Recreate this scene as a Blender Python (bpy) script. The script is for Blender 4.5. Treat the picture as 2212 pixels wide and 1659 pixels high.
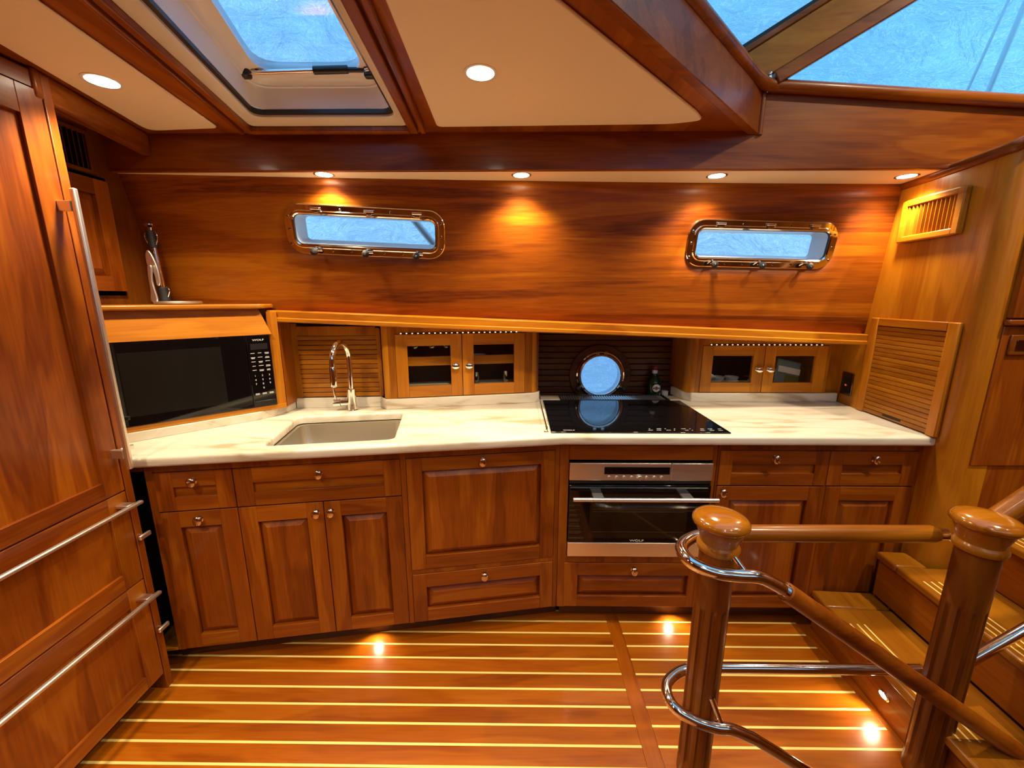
import bpy, bmesh, math, random
from mathutils import Vector, Matrix
from mathutils.geometry import tessellate_polygon

for o in list(bpy.data.objects):
    bpy.data.objects.remove(o, do_unlink=True)
S = bpy.context.scene
COL = S.collection
random.seed(4)
R = math.radians

# ------------------------------------------------------------------ camera, world, exposure
cam = bpy.data.cameras.new('camera')
cam.sensor_width = 36.0
cam.sensor_fit = 'HORIZONTAL'
cam.lens = 36.0 * 880.0 / 2212.0
cam.clip_start = 0.02
camo = bpy.data.objects.new('camera', cam)
COL.objects.link(camo)
camo.location = (0, 0, 1.43)
camo.rotation_euler = (R(90 - 11.9), 0, R(0.63))
S.camera = camo

w = bpy.data.worlds.new('sky')
S.world = w
w.use_nodes = True
bg = w.node_tree.nodes['Background']
bg.inputs['Color'].default_value = (0.36, 0.66, 1.0, 1)
bg.inputs['Strength'].default_value = 1.6

S.view_settings.view_transform = 'Standard'
S.view_settings.look = 'None'
S.view_settings.gamma = 1.0
S.view_settings.use_curve_mapping = False
S.view_settings.exposure = 0.48
LAMP = (1.0, 0.79, 0.52)          # warm white of the cabin lamps

# ------------------------------------------------------------------ materials
MATS = {}

def newmat(name):
    m = bpy.data.materials.new(name)
    m.use_nodes = True
    return m, m.node_tree.nodes, m.node_tree.links, m.node_tree.nodes['Principled BSDF']

def plain(name, col, rough=0.5, metal=0.0, coat=0.0, emit=None, es=0.0, spec=0.5, noise=0.0):
    if name in MATS:
        return MATS[name]
    m, n, l, b = newmat(name)
    b.inputs['Base Color'].default_value = (*col, 1)
    b.inputs['Roughness'].default_value = rough
    b.inputs['Metallic'].default_value = metal
    b.inputs['Coat Weight'].default_value = coat
    b.inputs['Coat Roughness'].default_value = 0.06
    b.inputs['Specular IOR Level'].default_value = spec
    if emit:
        b.inputs['Emission Color'].default_value = (*emit, 1)
        b.inputs['Emission Strength'].default_value = es
    tc = n.new('ShaderNodeTexCoord')
    ns = n.new('ShaderNodeTexNoise')
    ns.inputs['Scale'].default_value = 60
    ns.inputs['Detail'].default_value = 2
    l.new(tc.outputs['Object'], ns.inputs['Vector'])
    mr = n.new('ShaderNodeMapRange')
    mr.inputs['To Min'].default_value = max(0.0, rough - 0.03 - noise)
    mr.inputs['To Max'].default_value = min(1.0, rough + 0.03 + noise)
    l.new(ns.outputs['Fac'], mr.inputs['Value'])
    l.new(mr.outputs['Result'], b.inputs['Roughness'])
    MATS[name] = m
    return m

TONES = {
    # dark, mid, light, roughness, coat
    'cherry': ((0.130, 0.024, 0.0012), (0.230, 0.052, 0.0020), (0.340, 0.098, 0.0040), 0.36, 0.12),
    'hull':   ((0.110, 0.019, 0.0010), (0.270, 0.064, 0.0015), (0.410, 0.130, 0.0030), 0.42, 0.03),
    'golden': ((0.290, 0.082, 0.0020), (0.410, 0.138, 0.0040), (0.490, 0.190, 0.0080), 0.38, 0.10),  # lighter cherry; carries lamplight in its colour on bulkhead and glazed doors
    'floor':  ((0.210, 0.042, 0.0012), (0.310, 0.074, 0.0020), (0.390, 0.112, 0.0040), 0.28, 0.25),
    'tread':  ((0.200, 0.056, 0.0020), (0.320, 0.104, 0.0040), (0.400, 0.150, 0.0070), 0.32, 0.20),
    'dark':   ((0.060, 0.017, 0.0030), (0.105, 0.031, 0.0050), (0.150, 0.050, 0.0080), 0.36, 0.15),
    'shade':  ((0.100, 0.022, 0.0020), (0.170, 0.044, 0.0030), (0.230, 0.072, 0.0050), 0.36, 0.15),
}

def W(tone='cherry', axis='x', fig=1.0):
    key = 'wood_%s_%s_%g' % (tone, axis, fig)
    if key in MATS:
        return MATS[key]
    d, mi, li, rough, coat = TONES[tone]
    m, n, l, b = newmat(key)
    tc = n.new('ShaderNodeTexCoord')
    oi = n.new('ShaderNodeObjectInfo')
    rv = n.new('ShaderNodeVectorMath'); rv.operation = 'SCALE'
    rv.inputs[0].default_value = (13.7, 7.3, 9.1)
    l.new(oi.outputs['Random'], rv.inputs['Scale'])
    ad = n.new('ShaderNodeVectorMath'); ad.operation = 'ADD'
    l.new(tc.outputs['Object'], ad.inputs[0])
    l.new(rv.outputs['Vector'], ad.inputs[1])

    def mapped(al, ac):
        mp = n.new('ShaderNodeMapping')
        s = [ac, ac, ac]
        s['xyz'.index(axis)] = al
        mp.inputs['Scale'].default_value = s
        l.new(ad.outputs['Vector'], mp.inputs['Vector'])
        return mp
    m1 = mapped((0.34 if tone == 'hull' else 0.9) * fig, (7.5 if tone == 'hull' else 6.0) * fig)
    n1 = n.new('ShaderNodeTexNoise')
    n1.inputs['Scale'].default_value = 1.5
    n1.inputs['Detail'].default_value = 3
    n1.inputs['Distortion'].default_value = 0.5
    l.new(m1.outputs['Vector'], n1.inputs['Vector'])
    mu = n.new('ShaderNodeMath'); mu.operation = 'MULTIPLY'; mu.inputs[1].default_value = 46
    l.new(n1.outputs['Fac'], mu.inputs[0])
    si = n.new('ShaderNodeMath'); si.operation = 'SINE'
    l.new(mu.outputs[0], si.inputs[0])
    m2 = mapped(4.0, 110.0)
    n2 = n.new('ShaderNodeTexNoise')
    n2.inputs['Scale'].default_value = 1.5
    n2.inputs['Detail'].default_value = 2
    l.new(m2.outputs['Vector'], n2.inputs['Vector'])
    a1 = n.new('ShaderNodeMath'); a1.operation = 'MULTIPLY_ADD'
    a1.inputs[1].default_value = 0.05; 
    l.new(si.outputs[0], a1.inputs[0]); l.new(n1.outputs['Fac'], a1.inputs[2])
    sb = n.new('ShaderNodeMath'); sb.operation = 'SUBTRACT'; sb.inputs[1].default_value = 0.5
    l.new(n2.outputs['Fac'], sb.inputs[0])
    a2 = n.new('ShaderNodeMath'); a2.operation = 'MULTIPLY_ADD'; a2.inputs[1].default_value = 0.30
    l.new(sb.outputs[0], a2.inputs[0]); l.new(a1.outputs[0], a2.inputs[2])
    cr = n.new('ShaderNodeValToRGB')
    e = cr.color_ramp.elements
    e[0].position = 0.28; e[0].color = (*d, 1)
    e[1].position = 0.74; e[1].color = (*li, 1)
    x = e.new(0.5); x.color = (*mi, 1)
    l.new(a2.outputs[0], cr.inputs['Fac'])
    hs = n.new('ShaderNodeHueSaturation')
    mr = n.new('ShaderNodeMapRange')
    mr.inputs['To Min'].default_value = 0.88; mr.inputs['To Max'].default_value = 1.14
    l.new(oi.outputs['Random'], mr.inputs['Value'])
    l.new(mr.outputs['Result'], hs.inputs['Value'])
    l.new(cr.outputs['Color'], hs.inputs['Color'])
    l.new(hs.outputs['Color'], b.inputs['Base Color'])
    b.inputs['Roughness'].default_value = rough
    b.inputs['Coat Weight'].default_value = coat
    b.inputs['Coat Roughness'].default_value = 0.12
    b.inputs['Specular IOR Level'].default_value = 0.32
    bp = n.new('ShaderNodeBump')
    bp.inputs['Strength'].default_value = 0.04
    bp.inputs['Distance'].default_value = 0.002
    l.new(n2.outputs['Fac'], bp.inputs['Height'])
    l.new(bp.outputs['Normal'], b.inputs['Normal'])
    MATS[key] = m
    return m

def marble():
    if 'marble' in MATS:
        return MATS['marble']
    m, n, l, b = newmat('marble')
    tc = n.new('ShaderNodeTexCoord')
    mp = n.new('ShaderNodeMapping')
    mp.inputs['Scale'].default_value = (2.0, 9.0, 9.0)
    mp.inputs['Rotation'].default_value = (0, 0, R(-14))
    l.new(tc.outputs['Object'], mp.inputs['Vector'])
    n1 = n.new('ShaderNodeTexNoise')
    n1.inputs['Scale'].default_value = 1.4; n1.inputs['Detail'].default_value = 6
    n1.inputs['Distortion'].default_value = 1.2
    l.new(mp.outputs['Vector'], n1.inputs['Vector'])
    cr = n.new('ShaderNodeValToRGB')
    e = cr.color_ramp.elements
    e[0].position = 0.30; e[0].color = (0.46, 0.37, 0.24, 1)
    e[1].position = 0.62; e[1].color = (0.72, 0.67, 0.56, 1)
    x = e.new(0.45); x.color = (0.66, 0.60, 0.48, 1)
    l.new(n1.outputs['Fac'], cr.inputs['Fac'])
    l.new(cr.outputs['Color'], b.inputs['Base Color'])
    b.inputs['Roughness'].default_value = 0.28
    MATS['marble'] = m
    return m

def glass(name, tint=(1, 1, 1), ior=1.45):
    if name in MATS:
        return MATS[name]
    m = bpy.data.materials.new(name); m.use_nodes = True
    n, l = m.node_tree.nodes, m.node_tree.links
    n.clear()
    out = n.new('ShaderNodeOutputMaterial')
    tr = n.new('ShaderNodeBsdfTransparent'); tr.inputs['Color'].default_value = (*tint, 1)
    gl = n.new('ShaderNodeBsdfGlossy'); gl.inputs['Roughness'].default_value = 0.02
    lw = n.new('ShaderNodeLayerWeight'); lw.inputs['Blend'].default_value = 0.5
    pw = n.new('ShaderNodeMath'); pw.operation = 'POWER'; pw.inputs[1].default_value = 4.0
    l.new(lw.outputs['Facing'], pw.inputs[0])
    fr = n.new('ShaderNodeMapRange')
    fr.inputs['To Min'].default_value = ((ior - 1) / (ior + 1)) ** 2; fr.inputs['To Max'].default_value = 0.9
    l.new(pw.outputs[0], fr.inputs['Value'])
    mx = n.new('ShaderNodeMixShader')
    l.new(fr.outputs['Result'], mx.inputs['Fac'])
    l.new(tr.outputs['BSDF'], mx.inputs[1]); l.new(gl.outputs['BSDF'], mx.inputs[2])
    l.new(mx.outputs['Shader'], out.inputs['Surface'])
    MATS[name] = m
    return m

def wrap_mat():
    if 'wrap' in MATS:
        return MATS['wrap']
    m = bpy.data.materials.new('shrink_wrap'); m.use_nodes = True
    n, l = m.node_tree.nodes, m.node_tree.links
    n.clear()
    out = n.new('ShaderNodeOutputMaterial')
    tc = n.new('ShaderNodeTexCoord')
    mp = n.new('ShaderNodeMapping'); mp.inputs['Scale'].default_value = (2.2, 2.2, 5.0)
    mp.inputs['Rotation'].default_value = (0, R(38), 0)
    l.new(tc.outputs['Object'], mp.inputs['Vector'])
    ns = n.new('ShaderNodeTexNoise'); ns.inputs['Scale'].default_value = 1.6
    ns.inputs['Detail'].default_value = 5; ns.inputs['Distortion'].default_value = 1.6
    l.new(mp.outputs['Vector'], ns.inputs['Vector'])
    bp = n.new('ShaderNodeBump'); bp.inputs['Strength'].default_value = 0.9
    bp.inputs['Distance'].default_value = 0.12
    l.new(ns.outputs['Fac'], bp.inputs['Height'])
    tl = n.new('ShaderNodeBsdfTranslucent'); tl.inputs['Color'].default_value = (0.80, 0.88, 0.92, 1)
    df = n.new('ShaderNodeBsdfDiffuse'); df.inputs['Color'].default_value = (0.72, 0.84, 0.92, 1)
    gl = n.new('ShaderNodeBsdfGlossy'); gl.inputs['Roughness'].default_value = 0.22
    n3 = n.new('ShaderNodeTexNoise'); n3.inputs['Scale'].default_value = 4.0
    n3.inputs['Detail'].default_value = 4; n3.inputs['Distortion'].default_value = 2.2
    l.new(mp.outputs['Vector'], n3.inputs['Vector'])
    cr = n.new('ShaderNodeValToRGB')
    e = cr.color_ramp.elements
    e[0].position = .47; e[0].color = (.66, .80, .90, 1)
    e[1].position = .53; e[1].color = (.66, .80, .90, 1)
    k = e.new(.50); k.color = (1, 1, 1, 1)  # white crease lines, also painted in for highlights the even sky lacks
    l.new(n3.outputs['Fac'], cr.inputs['Fac'])
    l.new(cr.outputs['Color'], tl.inputs['Color']); l.new(cr.outputs['Color'], df.inputs['Color'])
    m1 = n.new('ShaderNodeMixShader'); m1.inputs['Fac'].default_value = 0.45
    l.new(tl.outputs['BSDF'], m1.inputs[1]); l.new(df.outputs['BSDF'], m1.inputs[2])
    m2 = n.new('ShaderNodeMixShader'); m2.inputs['Fac'].default_value = 0.14
    l.new(m1.outputs['Shader'], m2.inputs[1]); l.new(gl.outputs['BSDF'], m2.inputs[2])
    for q in (tl, df, gl):
        l.new(bp.outputs['Normal'], q.inputs['Normal'])
    l.new(m2.outputs['Shader'], out.inputs['Surface'])
    MATS['wrap'] = m
    return m

def brushed(name, col, rough=0.28, axis='x'):
    if name in MATS:
        return MATS[name]
    m, n, l, b = newmat(name)
    tc = n.new('ShaderNodeTexCoord')
    mp = n.new('ShaderNodeMapping')
    s = [300, 300, 300]; s['xyz'.index(axis)] = 4
    mp.inputs['Scale'].default_value = s
    l.new(tc.outputs['Object'], mp.inputs['Vector'])
    ns = n.new('ShaderNodeTexNoise'); ns.inputs['Scale'].default_value = 1
    l.new(mp.outputs['Vector'], ns.inputs['Vector'])
    mr = n.new('ShaderNodeMapRange')
    mr.inputs['To Min'].default_value = rough - 0.06; mr.inputs['To Max'].default_value = rough + 0.08
    l.new(ns.outputs['Fac'], mr.inputs['Value'])
    l.new(mr.outputs['Result'], b.inputs['Roughness'])
    b.inputs['Base Color'].default_value = (*col, 1)
    b.inputs['Metallic'].default_value = 1
    MATS[name] = m
    return m

CHROME = plain('chrome', (0.82, 0.80, 0.77), 0.07, 1.0)
STEEL = brushed('brushed_steel', (0.86, 0.83, 0.78), 0.34, 'x')
STEELZ = brushed('brushed_steel_upright', (0.80, 0.77, 0.70), 0.40, 'z')
BASIN = brushed('basin_steel', (0.68, 0.64, 0.55), 0.32, 'z')
BRONZE = plain('knob_metal', (0.62, 0.50, 0.40), 0.16, 1.0)
CREAM = plain('cream_panel', (0.86, 0.74, 0.54), 0.55, noise=0.04)
LINER = plain('cream_plastic', (0.72, 0.66, 0.54), 0.38)
HATCHW = plain('hatch_white', (0.82, 0.82, 0.82), 0.20)
BLACK = plain('black_plastic', (0.008, 0.008, 0.009), 0.35)
BGLASS = plain('black_glass', (0.003, 0.003, 0.0035), 0.045, coat=0.0)
RUBBER = plain('black_rubber', (0.012, 0.012, 0.012), 0.55)
INLAY = plain('holly_inlay', (0.86, 0.66, 0.20), 0.30, coat=0.3)
WHITE = plain('white_glaze', (0.78, 0.77, 0.73), 0.22)
PRINT = plain('white_print', (0.8, 0.8, 0.78), 0.5)
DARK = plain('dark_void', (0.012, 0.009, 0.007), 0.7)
LENS = plain('lamp_lens', (0.9, 0.9, 0.85), 0.4, emit=(1.0, 0.88, 0.66), es=22.0)
LED = plain('led_bead', (0.9, 0.9, 0.85), 0.4, emit=(1.0, 0.86, 0.62), es=7.0)
PANE = glass('window_glass', (0.93, 0.97, 1.0))
TINT = glass('tinted_glass', (0.50, 0.82, 0.90))
TONES['gloss'] = ((0.230, 0.066, 0.002), (0.330, 0.108, 0.004), (0.400, 0.145, 0.007), 0.14, 0.8)
GLOSSWOOD = W('gloss', 'x', 1.5)
CABGLASS = glass('cabinet_glass', (0.93, 0.95, 0.93))
DRINKGLASS = glass('drinking_glass', (0.92, 0.93, 0.93), 2.4)

# ------------------------------------------------------------------ mesh helpers
class MB:
    def __init__(self):
        self.v = []; self.f = []

    def add(self, vs, fs, M=None):
        k = len(self.v)
        self.v += [tuple(M @ Vector(p)) if M else tuple(p) for p in vs]
        self.f += [[i + k for i in f] for f in fs]
        return self

    def box(self, x0, x1, y0, y1, z0, z1, M=None):
        v = [(x0, y0, z0), (x1, y0, z0), (x1, y1, z0), (x0, y1, z0), (x0, y0, z1), (x1, y0, z1), (x1, y1, z1), (x0, y1, z1)]
        return self.add(v, [(3, 2, 1, 0), (4, 5, 6, 7), (0, 1, 5, 4), (1, 2, 6, 5), (2, 3, 7, 6), (3, 0, 4, 7)], M)

    def prism(self, poly, z0, z1, M=None, axis='z'):
        n = len(poly)
        def P(a, b, c):
            return {'z': (a, b, c), 'x': (c, a, b), 'y': (a, c, b)}[axis]
        v = [P(a, b, z0) for a, b in poly] + [P(a, b, z1) for a, b in poly]
        f = [list(range(n))[::-1], list(range(n, 2 * n))]
        f += [(i, (i + 1) % n, n + (i + 1) % n, n + i) for i in range(n)]
        return self.add(v, f, M)

    def holed(self, outer, holes, z0, z1):
        loops = [outer] + holes
        tri = tessellate_polygon([[Vector((a, b, 0)) for a, b in L] for L in loops])
        flat = [p for L in loops for p in L]
        n = len(flat)
        v = [(a, b, z0) for a, b in flat] + [(a, b, z1) for a, b in flat]
        f = [list(t) for t in tri] + [[i + n for i in t[::-1]] for t in tri]
        k = 0
        for L in loops:
            for i in range(len(L)):
                j = (i + 1) % len(L)
                f.append((k + i, k + j, n + k + j, n + k + i))
            k += len(L)
        return self.add(v, f)

    def slab(self, outer, holes, z0, z1, b, seg=4):
        """plate with rounded top and bottom arrises; loops given counter-clockwise outside"""
        def area(L): return sum(L[i][0] * L[(i + 1) % len(L)][1] - L[(i + 1) % len(L)][0] * L[i][1] for i in range(len(L)))
        def inset(L, d):
            if area(L) < 0: d = -d
            out = []
            for i in range(len(L)):
                p = Vector(L[i]); a = (p - Vector(L[i - 1])).normalized(); c = (Vector(L[(i + 1) % len(L)]) - p).normalized()
                na, nc = Vector((-a.y, a.x)), Vector((-c.y, c.x))
                k = na + nc
                k = k / max(k.dot(na), .2)
                out.append(tuple(p + k * d))
            return out
        loops = [(outer, 1)] + [(h, -1) for h in holes]
        tops = []
        for L, sg in loops:
            rings = []
            for i in range(seg + 1):
                a = R(90 * i / seg)
                rings.append((inset(L, sg * b * (1 - math.sin(a))), z0 + b * (1 - math.cos(a))))
            for i in range(seg + 1):
                a = R(90 * i / seg)
                rings.append((inset(L, sg * b * (1 - math.cos(a))), z1 - b * (1 - math.sin(a))))
            n = len(L); v = [(x, y, z) for q, z in rings for x, y in q]
            f = [(k * n + i, k * n + (i + 1) % n, (k + 1) * n + (i + 1) % n, (k + 1) * n + i) for k in range(len(rings) - 1) for i in range(n)]
            self.add(v, f); tops.append(rings[-1][0])
        for z in (z1, z0):
            tri = tessellate_polygon([[Vector((x, y, 0)) for x, y in L] for L in tops])
            self.add([(x, y, z) for L in tops for x, y in L], [list(t) for t in tri])
        return self

    def lathe(self, prof, seg=32, M=None, rfun=None):
        v = []; f = []
        for r, z in prof:
            for i in range(seg):
                a = 2 * math.pi * i / seg
                rr = rfun(r, z, a) if rfun else r
                v.append((rr * math.cos(a), rr * math.sin(a), z))
        for k in range(len(prof) - 1):
            for i in range(seg):
                j = (i + 1) % seg
                f.append((k * seg + i, k * seg + j, (k + 1) * seg + j, (k + 1) * seg + i))
        if prof[0][0] > 1e-6:
            f.append(list(range(seg))[::-1])
        if prof[-1][0] > 1e-6:
            f.append([(len(prof) - 1) * seg + i for i in range(seg)])
        return self.add(v, f, M)

    def tube(self, pts, r, seg=14, closed=False, radii=None):
        P = [Vector(p) for p in pts]; n = len(P)
        v = []; f = []
        t0 = None; N = None
        for i in range(n):
            if closed:
                t = (P[(i + 1) % n] - P[i - 1]).normalized()
            else:
                t = (P[min(i + 1, n - 1)] - P[max(i - 1, 0)]).normalized()
            if N is None:
                N = t.orthogonal().normalized()
            else:
                N = (N - t * N.dot(t)).normalized()
            B = t.cross(N)
            rr = radii[i] if radii else r
            for k in range(seg):
                a = 2 * math.pi * k / seg
                v.append(P[i] + (N * math.cos(a) + B * math.sin(a)) * rr)
        for i in range(n if closed else n - 1):
            for k in range(seg):
                q = (k + 1) % seg; i2 = (i + 1) % n
                f.append((i * seg + k, i * seg + q, i2 * seg + q, i2 * seg + k))
        if not closed:
            f.append(list(range(seg))[::-1]); f.append([(n - 1) * seg + k for k in range(seg)])
        return self.add(v, f)

    def cyl(self, p0, p1, r, seg=16, r2=None):
        return self.tube([p0, p1], r, seg, radii=[r, r if r2 is None else r2])

    def ring(self, loopfn, prof, M=None):
        """sweep a closed profile [(offset, depth)] round loopfn(offset) -> [(x, z)], local y = depth"""
        L = [[(x, d, z) for x, z in loopfn(o)] for o, d in prof]
        n = len(L[0]); v = [p for q in L for p in q]; f = []
        for k in range(len(L)):
            k2 = (k + 1) % len(L)
            for i in range(n):
                j = (i + 1) % n
                f.append((k * n + i, k * n + j, k2 * n + j, k2 * n + i))
        return self.add(v, f, M)

    def build(self, name, mat, parent=None, bevel=0.0, smooth=None, seg=2):
        me = bpy.data.meshes.new(name)
        me.from_pydata(self.v, [], self.f)
        me.validate()
        bm = bmesh.new(); bm.from_mesh(me)
        bmesh.ops.remove_doubles(bm, verts=bm.verts, dist=1e-6)
        bmesh.ops.recalc_face_normals(bm, faces=bm.faces)
        bm.to_mesh(me); bm.free()
        me.materials.append(mat)
        if smooth is not None or bevel:
            me.polygons.foreach_set('use_smooth', [True] * len(me.polygons))
            me.set_sharp_from_angle(angle=R(smooth if smooth else 40))
        o = bpy.data.objects.new(name, me)
        COL.objects.link(o)
        if parent:
            o.parent = parent
        if bevel:
            b = o.modifiers.new('bevel', 'BEVEL')
            b.width = bevel; b.segments = seg; b.limit_method = 'ANGLE'; b.angle_limit = R(40)
        return o

def box(name, mat, parent, x0, x1, y0, y1, z0, z1, bevel=0.0):
    return MB().box(x0, x1, y0, y1, z0, z1).build(name, mat, parent, bevel)

def tag(o, label, cat=None, group=None, kind=None):
    o['label'] = label
    if cat: o['category'] = cat
    if group: o['group'] = group
    if kind: o['kind'] = kind
    return o

def thing(name, label, cat, loc=(0, 0, 0), rz=0.0, group=None, kind=None):
    o = bpy.data.objects.new(name, None)
    o.empty_display_size = 0.05
    COL.objects.link(o)
    o.location = loc; o.rotation_euler = (0, 0, rz)
    return tag(o, label, cat, group, kind)

def struct(o, label, cat):
    return tag(o, label, cat, kind='structure')

def rrect(w, h, r, n=6):
    def fn(o):
        W_, H_, rr = w / 2 + o, h / 2 + o, max(r + o, 0.002)
        pts = []
        for cx, cz, a0 in ((W_ - rr, H_ - rr, 0), (-W_ + rr, H_ - rr, 90), (-W_ + rr, -H_ + rr, 180), (W_ - rr, -H_ + rr, 270)):
            for i in range(n + 1):
                a = R(a0 + 90 * i / n)
                pts.append((cx + rr * math.cos(a), cz + rr * math.sin(a)))
        return pts
    return fn

def circ(r, n=48):
    return lambda o: [((r + o) * math.cos(2 * math.pi * i / n), (r + o) * math.sin(2 * math.pi * i / n)) for i in range(n)]

def roundpoly(poly, rad, n=6):
    out = []
    m = len(poly)
    for i in range(m):
        p = Vector(poly[i]); a = Vector(poly[i - 1]); b = Vector(poly[(i + 1) % m])
        r = rad[i] if isinstance(rad, (list, tuple)) else rad
        if r <= 0:
            out.append(tuple(p)); continue
        u = (a - p).normalized(); v = (b - p).normalized()
        p0 = p + u * r; p1 = p + v * r
        for k in range(n + 1):
            t = k / n
            q = p0 * (1 - t) ** 2 + p * 2 * t * (1 - t) + p1 * t * t
            out.append((q.x, q.y))
    return out

def spline(pts, sub=8):
    P = [Vector(p) for p in pts]
    out = []
    for i in range(len(P) - 1):
        p0 = P[max(i - 1, 0)]; p1 = P[i]; p2 = P[i + 1]; p3 = P[min(i + 2, len(P) - 1)]
        for k in range(sub):
            t = k / sub
            out.append(0.5 * ((2 * p1) + (p2 - p0) * t + (2 * p0 - 5 * p1 + 4 * p2 - p3) * t * t + (3 * p1 - p0 - 3 * p2 + p3) * t ** 3))
    out.append(P[-1])
    return out

def text(name, body, size, mat, parent, loc, rot, sx=1.0, ext=0.0004):
    cu = bpy.data.curves.new(name, 'FONT')
    cu.body = body; cu.size = size; cu.extrude = ext
    cu.align_x = 'CENTER'; cu.align_y = 'CENTER'
    t = bpy.data.objects.new(name, cu); COL.objects.link(t)
    dg = bpy.context.evaluated_depsgraph_get(); dg.update()
    me = bpy.data.meshes.new_from_object(t.evaluated_get(dg))
    bpy.data.objects.remove(t, do_unlink=True)
    me.materials.clear(); me.materials.append(mat)
    me.transform(Matrix.Diagonal((sx, 1, 1, 1)))
    o = bpy.data.objects.new(name, me); COL.objects.link(o)
    o.parent = parent; o.location = loc; o.rotation_euler = rot
    return o

FACE = (R(90), 0, 0)          # lettering that faces local -y

# ------------------------------------------------------------------ hull surface
def yt(x): return 1.849 + .0585 * x - .0108 * x * x
def lean(x): return .25 - .14 * (x + 1.574) / 3.244
def hull(x, z): return yt(x) + lean(x) * (1.91 - z)
def railz(x): return 1.377 + (1.2636 - 1.377) * (x + 1.10) / 2.74
def raily(x): return 1.83 + (1.945 - 1.83) * (x + 1.10) / 2.74
def rail_low(x): return railz(x) - .050

PORTS = [(-0.648, 1.709, R(-2.2)), (1.097, 1.665, R(-1.2))]
PW, PH = 0.60, 0.128         # clear opening

def build_shell():
    # hull side with the two port openings left free (strips round each opening)
    mb = MB()
    bot = lambda x: railz(x) - 0.02 if x > -1.085 else 1.20
    top = lambda x: 1.925
    (ax, az, ar), (bx_, bz, br) = PORTS
    hw = PW / 2 + .008
    def mid(x):
        if x <= ax + hw: return az + math.tan(ar) * (x - ax)
        if x >= bx_ - hw: return bz + math.tan(br) * (x - bx_)
        z0 = az + math.tan(ar) * hw; z1 = bz - math.tan(br) * hw
        return z0 + (z1 - z0) * (x - ax - hw) / (bx_ - ax - 2 * hw)
    xs = []
    for p, q, k in ((-1.63, -1.086, 4), (-1.084, ax - hw, 2), (ax - hw, ax + hw, 8), (ax + hw, bx_ - hw, 12), (bx_ - hw, bx_ + hw, 8), (bx_ + hw, 1.73, 5)):
        xs += [p + (q - p) * i / k for i in range(k)]
    xs.append(1.73)
    rows = []
    for x in xs:
        lo, hi = mid(x) - PH / 2 - .01, mid(x) + PH / 2 + .01
        zs = [bot(x) + (lo - bot(x)) * i / 4 for i in range(4)] + [lo, hi] + [hi + (top(x) - hi) * i / 3 for i in range(1, 4)]
        rows.append([(x, hull(x, z), z) for z in zs])
    nz = len(rows[0]); v = [p for r_ in rows for p in r_]; f = []
    for i in range(len(xs) - 1):
        xm = (xs[i] + xs[i + 1]) / 2
        for j in range(nz - 1):
            if j == 4 and (abs(xm - ax) < hw or abs(xm - bx_) < hw):
                continue
            f.append((i * nz + j, (i + 1) * nz + j, (i + 1) * nz + j + 1, i * nz + j + 1))
    mb.add(v, f)
    o = mb.build('wall_front', W('hull', 'x', 0.8), smooth=60)
    so = o.modifiers.new('thickness', 'SOLIDIFY'); so.thickness = 0.03; so.offset = -1
    # make sure the thickness goes outboard
    if o.data.polygons[0].normal.y > 0:
        so.offset = 1
    struct(o, 'sloping cherry veneer hull side above the galley counter', 'wall')

    # ledge with its moulded fiddle rail under the hull panel
    n = 24
    mb = MB()
    prof = [(0.0, 0.0), (-0.006, -0.004), (-0.006, -0.030), (-0.014, -0.034), (-0.014, -0.046), (-0.010, -0.050), (0.0, -0.050)]
    v = []; f = []
    for i in range(n + 1):
        x = -1.11 + (1.66 + 1.11) * i / n
        y, z = raily(x), railz(x)
        pts = [(x, y + a, z + b) for a, b in prof] + [(x, 2.36, z - .050), (x, 2.36, z - .03), (x, hull(x, z - .02) + .012, z - .03), (x, hull(x, z - .02) + .012, z)]
        v += pts
    k = len(prof) + 4
    for i in range(n):
        for j in range(k):
            q = (j + 1) % k
            f.append((i * k + j, i * k + q, (i + 1) * k + q, (i + 1) * k + j))
    f.append(list(range(k))); f.append([n * k + j for j in range(k)])
    mb.add(v, f)
    struct(mb.build('trim_1', W('golden', 'x'), smooth=30), 'golden moulded ledge running under the hull panel', 'rail')

    # soffit strip, fascia
    mb = MB()
    xs = [-1.62 + 3.34 * i / 20 for i in range(21)]
    mb.prism([(x, 1.695) for x in xs] + [(x, yt(x) + .02) for x in reversed(xs)], 1.912, 1.925)
    struct(mb.build('trim_2', CREAM), 'narrow cream soffit strip holding four small downlights', 'ceiling strip')
    mb = MB()
    mb.prism([(-1.60, 1.908), (2.75, 1.908), (2.75, 2.07), (1.859, 2.12), (.903, 2.17), (.88, 2.075), (-1.60, 2.075)], 1.69, 1.712, axis='y')
    struct(mb.build('trim_3', W('cherry', 'x'), bevel=.003), 'long dark cherry fascia board under the deckhead', 'fascia')
    # cap rail along the pilothouse coaming
    corner = [(.206 - .62, 1.001 - .62, 2.19), (.206, 1.001, 2.19), (.75, 1.54, 2.19), (.845, 1.63, 2.188), (.92, 1.672, 2.182), (1.05, 1.676, 2.176), (1.859, 1.676, 2.127), (2.75, 1.676, 2.075)]
    mb = MB().tube(spline(corner, 6), .021, 12)
    struct(mb.build('trim_4', W('cherry', 'x'), smooth=60), 'rounded cherry cap rail along the pilothouse coaming', 'rail')
    # diagonal coaming board
    a = Vector((.903, 1.691)); b = Vector((.206 - .8, 1.001 - .8)); u = (b - a).normalized(); nn = Vector((-u.y, u.x))
    if nn.dot(Vector((1, -1))) > 0: nn = -nn
    mb = MB().prism([tuple(a), tuple(b), tuple(b + nn * .03), tuple(a + nn * .03)], 2.028, 2.18)
    o = mb.build('trim_5', W('cherry', 'x'), bevel=.003)
    struct(o, 'slanting cherry coaming board between ceiling and pilothouse', 'beam')
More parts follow.
